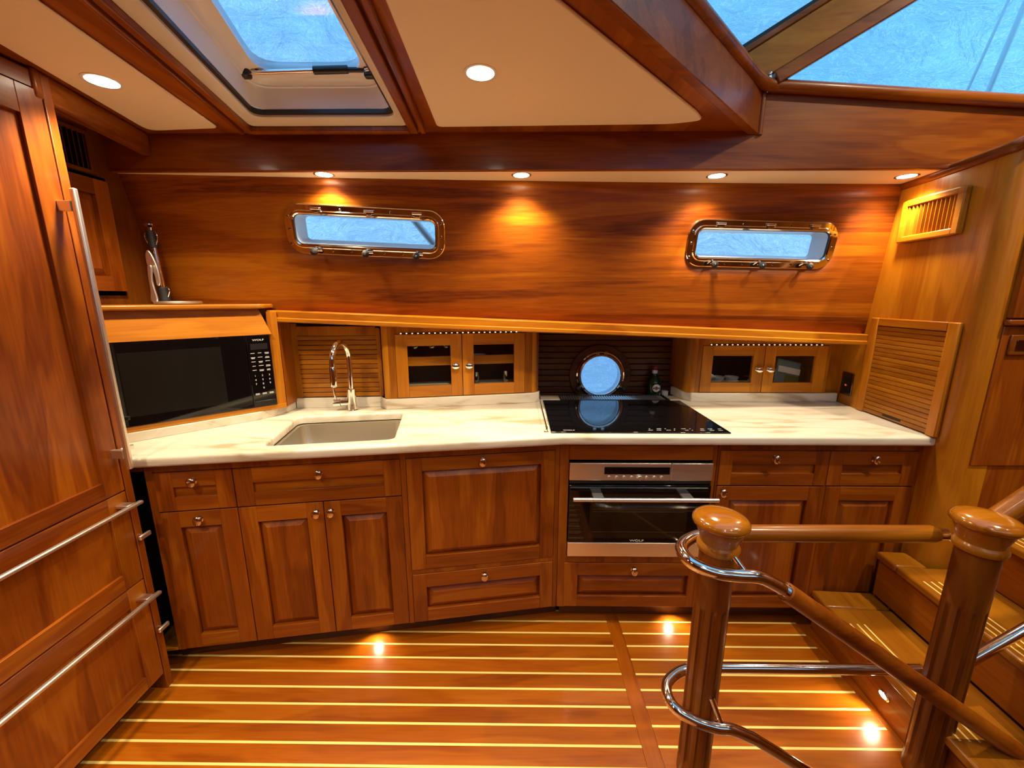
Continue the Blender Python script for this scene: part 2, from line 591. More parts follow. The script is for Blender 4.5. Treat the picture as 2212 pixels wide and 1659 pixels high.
    mb = MB().cyl((.903, 1.690, 2.025), (.903, 1.690, 2.185), .011, 12)
    struct(mb.build('trim_6', W('cherry', 'z'), smooth=50), 'thin cherry corner bead where coaming meets fascia', 'moulding')

    # ceiling with hatch opening
    outer = [(-1.78, 1.70), (.90, 1.70), (.206, 1.001), (-.594, .201), (-.594, -1.75), (-1.78, -1.75)]
    hole = [(-.966, 1.625), (-.392, 1.627), (-.36, .93), (-.836, .93)]
    ceil = MB().holed(outer, [hole], 2.04, 2.07).build('ceiling', W('cherry', 'y'))
    struct(ceil, 'cherry framed cabin ceiling with cream panels', 'ceiling')
    pa = roundpoly([(-.288, 1.622), (-.272, .93), (.028, .93), (.60, 1.515), (.645, 1.575), (.55, 1.606)], [.025, .02, .02, .03, .03, .05])
    pb = roundpoly([(-1.356, 1.645), (-1.082, 1.624), (-.985, .90), (-1.21, .90)], [.05, .02, .02, .02])
    for p in (pa, pb):
        MB().prism(p, 2.031, 2.0405).build('panel', CREAM, ceil, bevel=.005)
    # mouldings round the hatch
    def mould(p0, p1, wd, name='moulding'):
        a = Vector(p0); b = Vector(p1); u = (b - a).normalized(); nrm = Vector((-u.y, u.x))
        MB().prism([tuple(a), tuple(b), tuple(b + nrm * wd), tuple(a + nrm * wd)], 2.020, 2.0402).build(name, W('cherry', 'y'), ceil, bevel=.004)
    mould((-.392, 1.650), (-.358, .93), .030)
    mould((-.352, 1.652), (-.318, .93), .018)
    mould((-.836, .93), (-.970, 1.650), .022)
    mould((-.870, .93), (-1.008, 1.655), .014)
    mould((-.975, 1.6265), (-.392, 1.6285), .026)

    # header in front of the lockers, sidewalls, rear
    mb = MB().prism([(-1.30, 1.225), (-1.395, 1.69), (-1.43, 1.69), (-1.335, 1.225)], 1.962, 2.040)
    struct(mb.build('trim_7', W('cherry', 'y'), bevel=.008), 'cherry header board over the corner lockers', 'header')
    o = box('wall_left', W('shade', 'z'), None, -1.61, -1.574, 1.05, 1.92, 0.955, 2.04)
    struct(o, 'cherry side wall carrying a louvre and a locker door', 'wall')
    mb = MB().box(-1.80, 3.0, -1.80, -1.75, -0.9, 2.2).box(-1.80, -.40, -1.80, -1.75, 2.2, 3.1).box(-.40, 3.0, -1.80, -1.75, 2.95, 3.1)
    o = mb.build('wall_rear', W('cherry', 'z'))
    struct(o, 'cherry bulkhead behind the viewer', 'wall')
    o = box('wall_left', W('cherry', 'z'), None, -1.84, -1.79, -1.80, 2.4, -0.06, 2.1)
    struct(o, 'cherry side wall behind the refrigerator', 'wall')
    o = box('wall_right', W('cherry', 'z'), None, 3.0, 3.05, -1.80, 1.75, -0.9, 3.1)
    struct(o, 'cherry wall beyond the companionway stairs', 'wall')
    # pilothouse roof
    o = MB().prism([(2.22, 1.50), (3.05, 1.42), (3.05, -1.80), (-.62, -1.80), (-.62, -.02), (.954, -.02)], 3.02, 3.06).build('ceiling', CREAM)
    struct(o, 'cream pilothouse roof above the stairs', 'ceiling')
    o = box('wall_left', W('cherry', 'y'), None, -.645, -.60, -1.80, .22, 2.07, 3.06)
    struct(o, 'cherry pilothouse side above the ceiling edge', 'wall')

    win = thing('window_7', 'unseen aft pilothouse window added for daylight on the fascia', 'window', kind='structure')  # unseen window, added to throw daylight onto the fascia
    MB().box(-.40, 3.0, -1.782, -1.776, 2.2, 2.95).build('pane', PANE, win)
    for x in (.70, 1.85):
        box('mullion', W('cherry', 'z'), win, x - .03, x + .03, -1.80, -1.75, 2.2, 2.95, .004)
    # recess wall behind hob and cabinets
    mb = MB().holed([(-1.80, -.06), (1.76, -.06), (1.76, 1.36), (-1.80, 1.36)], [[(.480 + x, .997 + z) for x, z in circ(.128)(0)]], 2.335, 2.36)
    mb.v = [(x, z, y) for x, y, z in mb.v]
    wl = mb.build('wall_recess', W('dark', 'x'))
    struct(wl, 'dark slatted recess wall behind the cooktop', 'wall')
    z = .79
    while z < 1.27:
        cx, cz, rr = .480, .997, .150
        mid = z + .015
        dz = abs(mid - cz)
        spans = [(.116, .895)]
        if dz < rr:
            h = math.sqrt(rr * rr - dz * dz)
            spans = [(.116, cx - h), (cx + h, .895)]
        for a, b in spans:
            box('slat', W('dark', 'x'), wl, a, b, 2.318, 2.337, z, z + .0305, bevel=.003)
        z += .034
    o = box('wall_alcove', W('cherry', 'z'), None, .098, .114, 2.09, 2.336, .70, 1.30)
    struct(o, 'cherry side cheek of the cooktop recess beside the glazed cabinet', 'wall')

    # bulkhead beside the counter, rounded at its free end
    d = Vector((.0946, .9955))
    p = Vector((1.63, 1.509))
    pts = [tuple(p + d * .66), tuple(p)]
    for k in range(1, 9):
        a = R(90 * k / 8)
        pts.append((1.629 + .058 * (1 - math.cos(a)), 1.505 - .06 * math.sin(a)))
    pts += [(1.76, 1.445), (1.76, 2.17)]
    o = MB().prism(pts, 0.0, 1.905).build('wall_right', W('golden', 'z'), smooth=40)  # same cherry veneer, lamplight put into the lighter golden tone
    struct(o, 'cherry bulkhead in a lamplit golden tone with a rounded end beside the stairs', 'wall')
    path = [(1.678, 1.93, 1.905), (1.655, 1.75, 1.908), (1.632, 1.51, 1.915), (1.640, 1.465, 1.925), (1.672, 1.440, 1.938), (1.80, 1.43, 1.962), (2.3, 1.43, 1.985)]
    o = MB().tube(spline(path, 6), .020, 12).build('trim_8', W('cherry', 'y'), smooth=60)
    struct(o, 'rounded cherry crown moulding on top of the golden bulkhead', 'moulding')
    o = box('wall_right', W('cherry', 'z'), None, 1.69, 3.0, 1.446, 1.50, 0.0, 1.98)
    struct(o, 'dark cherry wall facing the stairs with a locker', 'wall')
    o = box('wall_recess', W('golden', 'z'), None, 1.60, 1.70, 2.115, 2.14, .90, 1.262)
    struct(o, 'golden filler panel between glazed cabinet and bulkhead', 'wall')

def build_floor():
    outer = [(-1.80, -1.78), (.478, -1.78), (.478, .905), (3.0, .905), (3.0, 2.36), (-1.80, 2.36)]
    fl = MB().prism(outer, -.06, -.013).build('floor', W('dark', 'x'))
    struct(fl, 'varnished plank sole with pale inlaid strips', 'floor')
    proto = {}
    def piece(name, mat, x0, x1, y0, y1, z0, z1, bv):
        key = (name, round(x0, 3), round(x1, 3))
        if key not in proto:
            mb = MB().box(x0, x1, 0, y1 - y0, z0, z1)
            o = mb.build(name, mat, fl, bevel=bv)
            o.location.y = y0
            proto[key] = o
        else:
            c = proto[key].copy(); COL.objects.link(c); c.parent = fl; c.location.y = y0
    p = .0655; h = .004
    for k in range(-1, 32):
        yc = 1.584 - p * k
        for a, b in ((-1.79, .411), (.466, 1.258)):
            if a > 0 and yc - p < .90: continue
            piece('plank', W('floor', 'x'), a, b, yc - p + h, yc - h, -.0135, 0.0, .0008)
            piece('inlay_strip', INLAY, a, b, yc - h, yc + h, -.0135, .0002, 0)
    box('cross_plank', W('floor', 'y'), fl, .4115, .4655, -.6, 1.66, -.0135, 0.0, .0008)
    box('edge_plank', W('floor', 'y'), fl, 1.2585, 1.36, .906, 1.66, -.0135, 0.0, .0008)
    # stairwell lining below the sole
    o = box('baseboard_stairwell', W('shade', 'x'), None, .48, 3.0, .88, .904, -.9, -.015)
    struct(o, 'cherry lining of the lower stairwell under the railing', 'panel')
    o = box('baseboard_stairwell', W('shade', 'y'), None, .455, .477, -1.7, .88, -.9, -.062)
    struct(o, 'cherry lining on the sole edge of the stairwell', 'panel')
    o = box('floor', W('shade', 'x'), None, .455, 3.0, -1.75, .90, -.95, -.90)
    struct(o, 'lower cabin sole at the foot of the stairwell', 'floor')
    # kick boards
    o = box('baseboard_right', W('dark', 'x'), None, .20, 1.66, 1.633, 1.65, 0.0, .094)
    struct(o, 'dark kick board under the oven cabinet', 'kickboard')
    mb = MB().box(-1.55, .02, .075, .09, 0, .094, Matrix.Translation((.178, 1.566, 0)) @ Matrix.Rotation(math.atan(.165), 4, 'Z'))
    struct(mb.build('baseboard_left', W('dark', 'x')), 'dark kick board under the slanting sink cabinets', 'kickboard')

# ------------------------------------------------------------------ joinery
def knob(parent, x, z, y=-.004, oval=0):
    mb = MB()
    M = Matrix.Translation((x, y, z)) @ Matrix.Rotation(R(90), 4, 'X')
    sx = Matrix.Diagonal((1.0, 1.25, 1, 1)) if oval == 0 else Matrix.Diagonal((1.3, 1.0, 1, 1))
    mb.lathe([(0.0001, .024), (.010, .0238), (.0140, .021), (.0152, .018), (.0140, .014), (.007, .012), (.007, .002), (.011, 0), (.0001, 0)], 20, M @ sx)
    return mb.build('knob', BRONZE if oval == 0 else CHROME, parent, smooth=40)

def front(root, name, x0, x1, z0, z1, knob_at=None, st=.055, rl=.05, raised=True, rb=None, tone='cherry', oval=0, glazed=False, g=.0015, grain=None):
    """framed front; the panel or pane is the part, stiles, rails and knob are its pieces. face at local y = -.003"""
    x0 += g; x1 -= g; z0 += g; z1 -= g
    rb = rl if rb is None else rb
    a, b, c, e = x0 + st, x1 - st, z0 + rb, z1 - rl
    if glazed:
        d = box(name, CABGLASS, root, a - .004, b + .004, .006, .009, c - .004, e + .004)
    else:
        mb = MB()
        if raised:
            bw = min(.027, (b - a) * .25, (e - c) * .28)
            P_, Q_ = .003, .012
            v = [(a - P_, .019, c - P_), (b + P_, .019, c - P_), (b + P_, .019, e + P_), (a - P_, .019, e + P_), (a, .0155, c), (b, .0155, c), (b, .0155, e), (a, .0155, e), (a + bw, .000, c + bw), (b - bw, .000, c + bw), (b - bw, .000, e - bw), (a + bw, .000, e - bw)]
            mb.add(v, [(3, 2, 1, 0), (0, 1, 5, 4), (1, 2, 6, 5), (2, 3, 7, 6), (3, 0, 4, 7), (4, 5, 9, 8), (5, 6, 10, 9), (6, 7, 11, 10), (7, 4, 8, 11), (8, 9, 10, 11)])
        else:
            mb.box(a - .003, b + .003, .0075, .015, c - .003, e + .003)
        d = mb.build(name, W(tone, 'z' if (e - c) > (b - a) * .6 or grain == 'z' else 'x'), root)
    box('stile', W(tone, 'z'), d, x0, x0 + st, -.003, .017, z0, z1, .0012)
    box('stile', W(tone, 'z'), d, x1 - st, x1, -.003, .017, z0, z1, .0012)
    box('rail', W(tone, 'x'), d, x0 + st, x1 - st, -.0028, .017, z1 - rl, z1, .0012)
    box('rail', W(tone, 'x'), d, x0 + st, x1 - st, -.0028, .017, z0, z0 + rb, .0012)
    if knob_at:
        knob(d, knob_at[0], knob_at[1], -.003, oval)
    return d

def carcass(root, x0, x1, z0=.093, z1=.858, depth=.42, tone='shade'):
    mb = MB()
    t = .012
    mb.box(x0, x0 + t, .02, depth, z0, z1).box(x1 - t, x1, .02, depth, z0, z1)
    mb.box(x0 + t, x1 - t, .02, depth, z0, z0 + t).box(x0 + t, x1 - t, depth - t, depth, z0 + t, z1)
    return mb.build('body', W(tone, 'z'), root)

ANG = math.atan(.165)
ORG = (.178, 1.566, 0)

def build_base_cabinets():
    # narrow cabinet by the refrigerator
    c = thing('base_cabinet', 'narrow cherry base cabinet beside the refrigerator with one door and drawer', 'cabinet', ORG, ANG)
    carcass(c, -1.505, -1.222)
    MB().box(-1.505, -1.481, 0, .02, .093, .858).box(-1.481, -1.222, 0, .02, .828, .858).build('face_frame', W('cherry', 'z'), c, bevel=.001)
    front(c, 'drawer', -1.481, -1.222, .676, .828, (-1.352, .790), st=.058, rl=.058, rb=.052, raised=False)
    front(c, 'door', -1.481, -1.222, .096, .674, (-1.352, .640), st=.060, rl=.062, rb=.055)
    # sink cabinet
    c = thing('base_cabinet', 'sink cabinet with two doors below one wide drawer', 'cabinet', ORG, ANG)
    carcass(c, -1.222, -.612)
    MB().box(-.632, -.612, 0, .02, .093, .858).box(-1.222, -.632, 0, .02, .828, .858).build('face_frame', W('cherry', 'z'), c, bevel=.001)
    front(c, 'drawer', -1.222, -.632, .676, .828, (-.927, .790), st=.062, rl=.058, rb=.052, raised=False)
    front(c, 'door', -1.222, -.924, .096, .674, (-.950, .632), st=.060, rl=.062, rb=.055)
    front(c, 'door', -.924, -.632, .096, .674, (-.898, .632), st=.060, rl=.062, rb=.055)
    # wide panel front
    c = thing('base_cabinet', 'cabinet with one large square raised panel front over a wide drawer', 'cabinet', ORG, ANG)
    carcass(c, -.612, -.003)
    MB().box(-.019, -.0005, 0, .02, .093, .858).box(-.612, -.019, 0, .02, .828, .858).box(-.612, -.019, 0, .02, .322, .342).build('face_frame', W('cherry', 'z'), c, bevel=.001)
    front(c, 'door', -.612, -.019, .342, .828, (-.316, .800), st=.058, rl=.055, rb=.058)
    front(c, 'drawer', -.612, -.019, .096, .322, (-.316, .290), st=.055, rl=.062, rb=.055)
    # oven housing
    c = thing('oven_cabinet', 'cherry housing around the built-in oven with a drawer underneath', 'cabinet', (.178, 1.566, 0), 0)
    mb = MB().box(.002, .014, .02, .46, .093, .858).box(.626, .638, .02, .46, .093, .858).box(.014, .626, .02, .46, .093, .105).box(.014, .626, .02, .46, .316, .328).box(.014, .626, .448, .46, .33, .858)
    mb.build('body', W('shade', 'z'), c)
    MB().box(.001, .038, 0, .02, .093, .858).box(.622, .638, 0, .02, .093, .858).box(.038, .622, 0, .02, .785, .858).box(.038, .622, 0, .02, .314, .345).build('face_frame', W('cherry', 'z'), c, bevel=.001)
    box('panel', W('cherry', 'x'), c, .040, .618, -.004, .002, .786, .848, .002)
    front(c, 'drawer', .030, .628, .096, .314, (.33, .282), st=.058, rl=.060, rb=.052)
    # right-hand pair
    c = thing('base_cabinet', 'cherry cabinet beside the oven with two drawers above two doors behind the newel post', 'cabinet', (.816, 1.566, 0), 0)
    carcass(c, .002, .836)
    MB().box(.002, .010, 0, .02, .093, .858).box(.806, .836, 0, .02, .093, .858).box(.010, .806, 0, .02, .828, .858).box(.444, .458, 0, .02, .093, .676).build('face_frame', W('cherry', 'z'), c, bevel=.001)
    front(c, 'drawer', .010, .452, .676, .828, (.231, .795), st=.052, rl=.058, rb=.052, raised=False)
    front(c, 'drawer', .452, .806, .676, .828, (.629, .795), st=.055, rl=.058, rb=.052, raised=False)
    front(c, 'door', .010, .446, .096, .674, (.034, .648), st=.056, rl=.062, rb=.055)
    front(c, 'door', .456, .806, .096, .674, None, st=.060, rl=.062, rb=.055)
    # dark tall gap beside the refrigerator
    c = thing('utility_niche', 'open dark niche between refrigerator and narrow cabinet', 'niche', ORG, ANG)
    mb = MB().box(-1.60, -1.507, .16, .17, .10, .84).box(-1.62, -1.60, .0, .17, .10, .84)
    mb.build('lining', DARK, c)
    box('sill', W('golden', 'x'), c, -1.60, -1.507, .0, .16, .094, .104)
    box('header', W('cherry', 'x'), c, -1.60, -1.507, .0, .02, .835, .858)
    MB().tube(spline([(-1.55, .13, .104), (-1.545, .12, .3), (-1.555, .13, .5), (-1.55, .14, .82)], 6), .008, 8).build('hose', RUBBER, c, smooth=60)
    MB().tube(spline([(-1.53, .13, .104), (-1.55, .09, .16), (-1.53, .08, .2), (-1.525, .13, .23)], 6), .009, 8).build('hose', RUBBER, c, smooth=60)

def build_counter():
    root = thing('countertop', 'cream veined stone worktop running along the whole galley', 'countertop')
    u = Vector((math.cos(ANG), math.sin(ANG))); nrm = Vector((u.y, -u.x))
    fc = Vector((.178, 1.566)) + nrm * .042
    fl = fc - u * 1.60
    outer = [(1.640, 1.524), (.185, 1.524), (fc.x - .012, fc.y - .004), (fl.x, fl.y), (-1.55, 1.36), (-1.62, 1.55), (-1.40, 2.05), (.09, 2.225), (.90, 2.225), (1.69, 2.14)]
    c = Vector((-.735, 1.637)); a = R(10.0)
    def sk(x, y):
        return (c.x + x * math.cos(a) - y * math.sin(a), c.y + x * math.sin(a) + y * math.cos(a))
    hole = [sk(x, y) for x, y in roundpoly([(-.232, -.19), (.232, -.19), (.232, .19), (-.232, .19)], .03, 4)]
    MB().slab(outer, [hole], .862, .90, .012).build('slab', marble(), root, smooth=35)
    # splashback
    def strip(path, h, th, name='splashback'):
        P = [Vector(q) for q in path]
        off = []
        for i in range(len(P)):
            t = (P[min(i + 1, len(P) - 1)] - P[max(i - 1, 0)]).normalized()
            off.append(P[i] + Vector((-t.y, t.x)) * th)
        poly = [tuple(q) for q in P] + [tuple(q) for q in reversed(off)]
        MB().prism(poly, .8995, h).build(name, marble(), root, bevel=.003)
    strip([(-1.478, 1.398), (-1.140, 1.730), (-1.105, 1.785), (-1.085, 1.86), (-1.079, 1.922)], .9365, .016)
    strip([(-1.079, 1.9225), (-.672, 1.955), (-.655, 1.925), (-.630, 1.9045), (.085, 2.050), (.118, 2.075), (.124, 2.11)], .950, .016)
    strip([(.868, 2.25), (.885, 2.135), (.915, 2.085), (.96, 2.072), (1.672, 2.082)], .946, .016)
    # sink
    s = thing('sink', 'square brushed steel undermount sink below the tap', 'sink', (c.x, c.y, 0), a)
    L0 = roundpoly([(-.236, -.194), (.236, -.194), (.236, .194), (-.236, .194)], .035, 5)
    L1 = roundpoly([(-.222, -.18), (.222, -.18), (.222, .18), (-.222, .18)], .04, 5)
    L2 = roundpoly([(-.215, -.173), (.215, -.173), (.215, .173), (-.215, .173)], .05, 5)
    L3 = roundpoly([(-.19, -.15), (.19, -.15), (.19, .15), (-.19, .15)], .05, 5)
    n = len(L0)
    v = [(x, y, .8615) for x, y in L0] + [(x, y, .8615) for x, y in L1] + [(x, y, .70) for x, y in L2] + [(x, y, .675) for x, y in L3]
    f = [(k * n + i, k * n + (i + 1) % n, (k + 1) * n + (i + 1) % n, (k + 1) * n + i) for k in range(3) for i in range(n)] + [list(range(3 * n, 4 * n))]
    o = MB().add(v, f).build('basin', BASIN, s, smooth=50)
    MB().lathe([(.0001, .677), (.03, .677), (.04, .679), (.042, .6755)], 24).build('drain', CHROME, s, smooth=50)
    # tap
    t = thing('kitchen_tap', 'tall chrome gooseneck tap with side lever behind the sink', 'tap', (-.790, 1.895, .9), R(6))
    MB().lathe([(.0001, 0), (.029, 0), (.029, .004), (.024, .007), (.0215, .05), (.021, .105), (.017, .107), (.0001, .107)], 28).build('base', CHROME, t, smooth=40)
    path = [(0, 0, .10), (0, 0, .18), (0, 0, .255)]
    for k in range(1, 13):
        an = math.pi * k / 12
        path.append((-.012 * (1 - math.cos(an)), -.080 * (1 - math.cos(an)), .255 + .080 * math.sin(an)))
    path.append((-.024, -.160, .235))
    MB().tube([Vector(q) for q in path], .0125, 16).build('spout', CHROME, t, smooth=60)
    MB().lathe([(.0001, .150), (.012, .150), (.014, .153), (.0148, .16), (.0150, .236), (.013, .240), (.0001, .240)], 20, Matrix.Translation((-.024, -.160, 0))).build('spray_head', CHROME, t, smooth=40)
    MB().cyl((0, 0, .040), (-.052, -.004, .040), .0155, 18).build('valve', CHROME, t, bevel=.001, smooth=40)
    MB().cyl((-.054, -.004, .040), (-.084, -.006, .040), .0175, 18).cyl((-.074, -.005, .05), (-.084, -.005, .150), .0052, 10, .0042).build('lever', CHROME, t, smooth=40)

def build_oven():
    o = thing('oven', 'built-in steel and black glass oven under the cooktop', 'oven', (.217, 1.566, 0), 0)
    w_ = .583
    box('body', BLACK, o, .008, w_ - .008, .004, .43, .352, .774)
    cp = box('control_panel', STEEL, o, .001, .412, -.012, .003, .700, .7745, .0015)
    box('side_trim', STEEL, o, .4135, w_ - .001, -.012, .003, .700, .7745, .0015)
    box('display', BGLASS, cp, .142, .408, -.0132, -.010, .7275, .759, .0005)
    for i in range(8):
        x = .163 + .0305 * i
        big = i == 4
        M = Matrix.Translation((x, -.012, .7145)) @ Matrix.Rotation(R(90), 4, 'X')
        r = .0105 if big else .0065
        MB().lathe([(.0001, .012 if big else .006), (r * .85, .012 if big else .006), (r, .010 if big else .004), (r, 0), (.0001, 0)], 18, M).build('knob' if big else 'button', STEELZ, cp, smooth=40)
        if not big:
            box('legend', BLACK, cp, x - .006, x + .006, -.0124, -.0118, .7232, .7246)
    box('vent_slot', BLACK, o, .003, w_ - .003, -.004, .004, .681, .699, .001)
    d = box('door', BGLASS, o, .002, w_ - .002, -.014, .003, .418, .679, .002)
    box('window', plain('oven_window', (.018, .011, .005), .06), d, .09, w_ - .09, -.0146, -.0142, .440, .640, 0)
    for z in (.468, .560, .572):
        box('rack_bar', plain('rack_line', (.11, .08, .05), .3, .6), d, .10, w_ - .10, -.0151, -.0146, z, z + .0022)
    for k in range(8):
        zz = .440 + .0215 * k
        box('side_guide', plain('rack_line', (.11, .08, .05), .3, .6), d, .005, .045 + .004 * (k % 3), -.0147, -.0143, zz, zz + .0016)
    box('lower_trim', STEEL, o, .001, w_ - .001, -.014, .003, .352, .4165, .0015)
    text('logo', 'WOLF', .0125, PRINT, d, (w_ * .50, -.0147, .4285), FACE, 1.7)
    h = MB().tube([(.012, -.062, .640), (w_ + .008, -.062, .640)], .0085, 16).build('handle', STEEL, o, smooth=50)
    for x in (.095, .455):
        box('bracket', STEELZ, h, x, x + .042, -.062, -.013, .636, .645, .001)

def build_cooktop():
    c = thing('cooktop', 'black glass induction cooktop set in the worktop', 'cooktop', (.139, 1.558, .9))
    box('glass', BGLASS, c, 0, .718, 0, .520, 0.0, .006, .002)
    text('logo', 'WOLF', .010, PRINT, c, (.075, .022, .0062), (0, 0, 0), 1.7, .0002)
    mb = MB()
    rnd = random.Random(3)
    for row in range(2):
        for i in range(9):
            x = .40 + .035 * i + rnd.uniform(-.006, .006); y = .025 + .018 * row
            mb.box(x, x + rnd.choice((.005, .014, .018)), y, y + .0025, .0061, .0064)
    mb.build('control_marks', PRINT, c)
    v = thing('vent_grille', 'dark slotted vent grille behind the cooktop', 'grille', (.232, 2.083, .9))
    MB().box(0, .575, 0, .006, 0, .008).box(0, .575, .108, .114, 0, .008).box(0, .006, .006, .108, 0, .008).box(.569, .575, .006, .108, 0, .008).build('frame', BLACK, v)
    box('pan', BLACK, v, .006, .569, .006, .108, 0.0004, .0016)
    mb = MB()
    for i in range(42):
        x = .012 + i * .0132
        M = Matrix.Translation((x, 0, .004)) @ Matrix.Rotation(R(-35), 4, 'Y')
        mb.box(-.0035, .0035, .006, .108, -.0006, .0006, M)
    o = mb.build('fins', plain('grille_metal', (.55, .50, .44), .3, .9), v)
    o['kind'] = 'stuff'
    f = thing('fiddle_rod', 'thin chrome fiddle rod beside the cooktop', 'rod', (.118, 1.56, .9))
    MB().tube([(0.004, 0, .020), (0, .63, .020)], .0035, 10).build('bar', CHROME, f, smooth=60)
    for y in (.012, .615):
        MB().lathe([(.0001, 0), (.010, 0), (.010, .003), (.006, .006), (.0055, .024), (.0001, .026)], 16, Matrix.Translation((.003, y, 0))).build('post', CHROME, f, smooth=40)
    # trough behind the stone, with the bottles
    tr = MB().box(.114, .90, 2.228, 2.317, .735, .75)
    struct(tr.build('trim_9', W('dark', 'x')), 'sunken ledge behind the cooktop where bottles stand', 'ledge')
    b = thing('vermouth_bottle', 'green vermouth bottle with a round white label behind the cooktop', 'bottle', (.782, 2.273, .75))
    GREEN = plain('bottle_glass', (.006, .030, .010), .05)
    s = 1.0
    MB().lathe([(.0001, 0), (.036 * s * 1.1, 0), (.040 * s * 1.05, .005), (.041 * s, .02), (.041 * s, .205), (.036 * s, .228), (.019 * s, .250), (.0145 * s, .264), (.0135 * s, .288), (.0001, .288)], 28).build('body', GREEN, b, smooth=40)
    MB().lathe([(.0001, .287), (.0142 * s, .287), (.0142 * s, .304), (.012 * s, .307), (.0001, .307)], 20).build('cap', plain('red_cap', (.25, .02, .02), .35), b, smooth=40)
    MB().lathe([(.0150 * s, .266), (.0142 * s, .284)], 20).build('neck_label', WHITE, b, smooth=40)
    M = Matrix.Translation((0, -.041 * s - .0012, .188)) @ Matrix.Rotation(R(90), 4, 'X')
    MB().lathe([(.0001, .001), (.021, .001), (.022, 0), (.0001, 0)], 28, M).build('label', WHITE, b)
    M2 = Matrix.Translation((0, -.041 * s - .0024, .188)) @ Matrix.Rotation(R(90), 4, 'X')
    MB().lathe([(.0001, .0008), (.009, .0008), (.009, 0), (.0001, 0)], 22, M2).build('label_roundel', plain('red_cap', (.25, .02, .02), .35), b)
    box('label_band', BLACK, b, -.019, .019, -.041 * s - .0042, -.041 * s - .0034, .1845, .1915)
    text('label_text', 'MARTINI', .006, PRINT, b, (0, -.041 * s - .0044, .188), FACE, 1.2, .0001)
    b = thing('small_bottle', 'small dark bottle with a white screw cap beside the vermouth', 'bottle', (.842, 2.262, .75))
    MB().lathe([(.0001, 0), (.022, 0), (.0235, .004), (.0235, .115), (.016, .135), (.0001, .136)], 24).build('body', plain('amber_glass', (.05, .018, .006), .08), b, smooth=40)
    MB().lathe([(.0001, .1355), (.0175, .1355), (.0185, .138), (.0185, .164), (.017, .167), (.0001, .167)], 24).build('cap', WHITE, b, smooth=40)

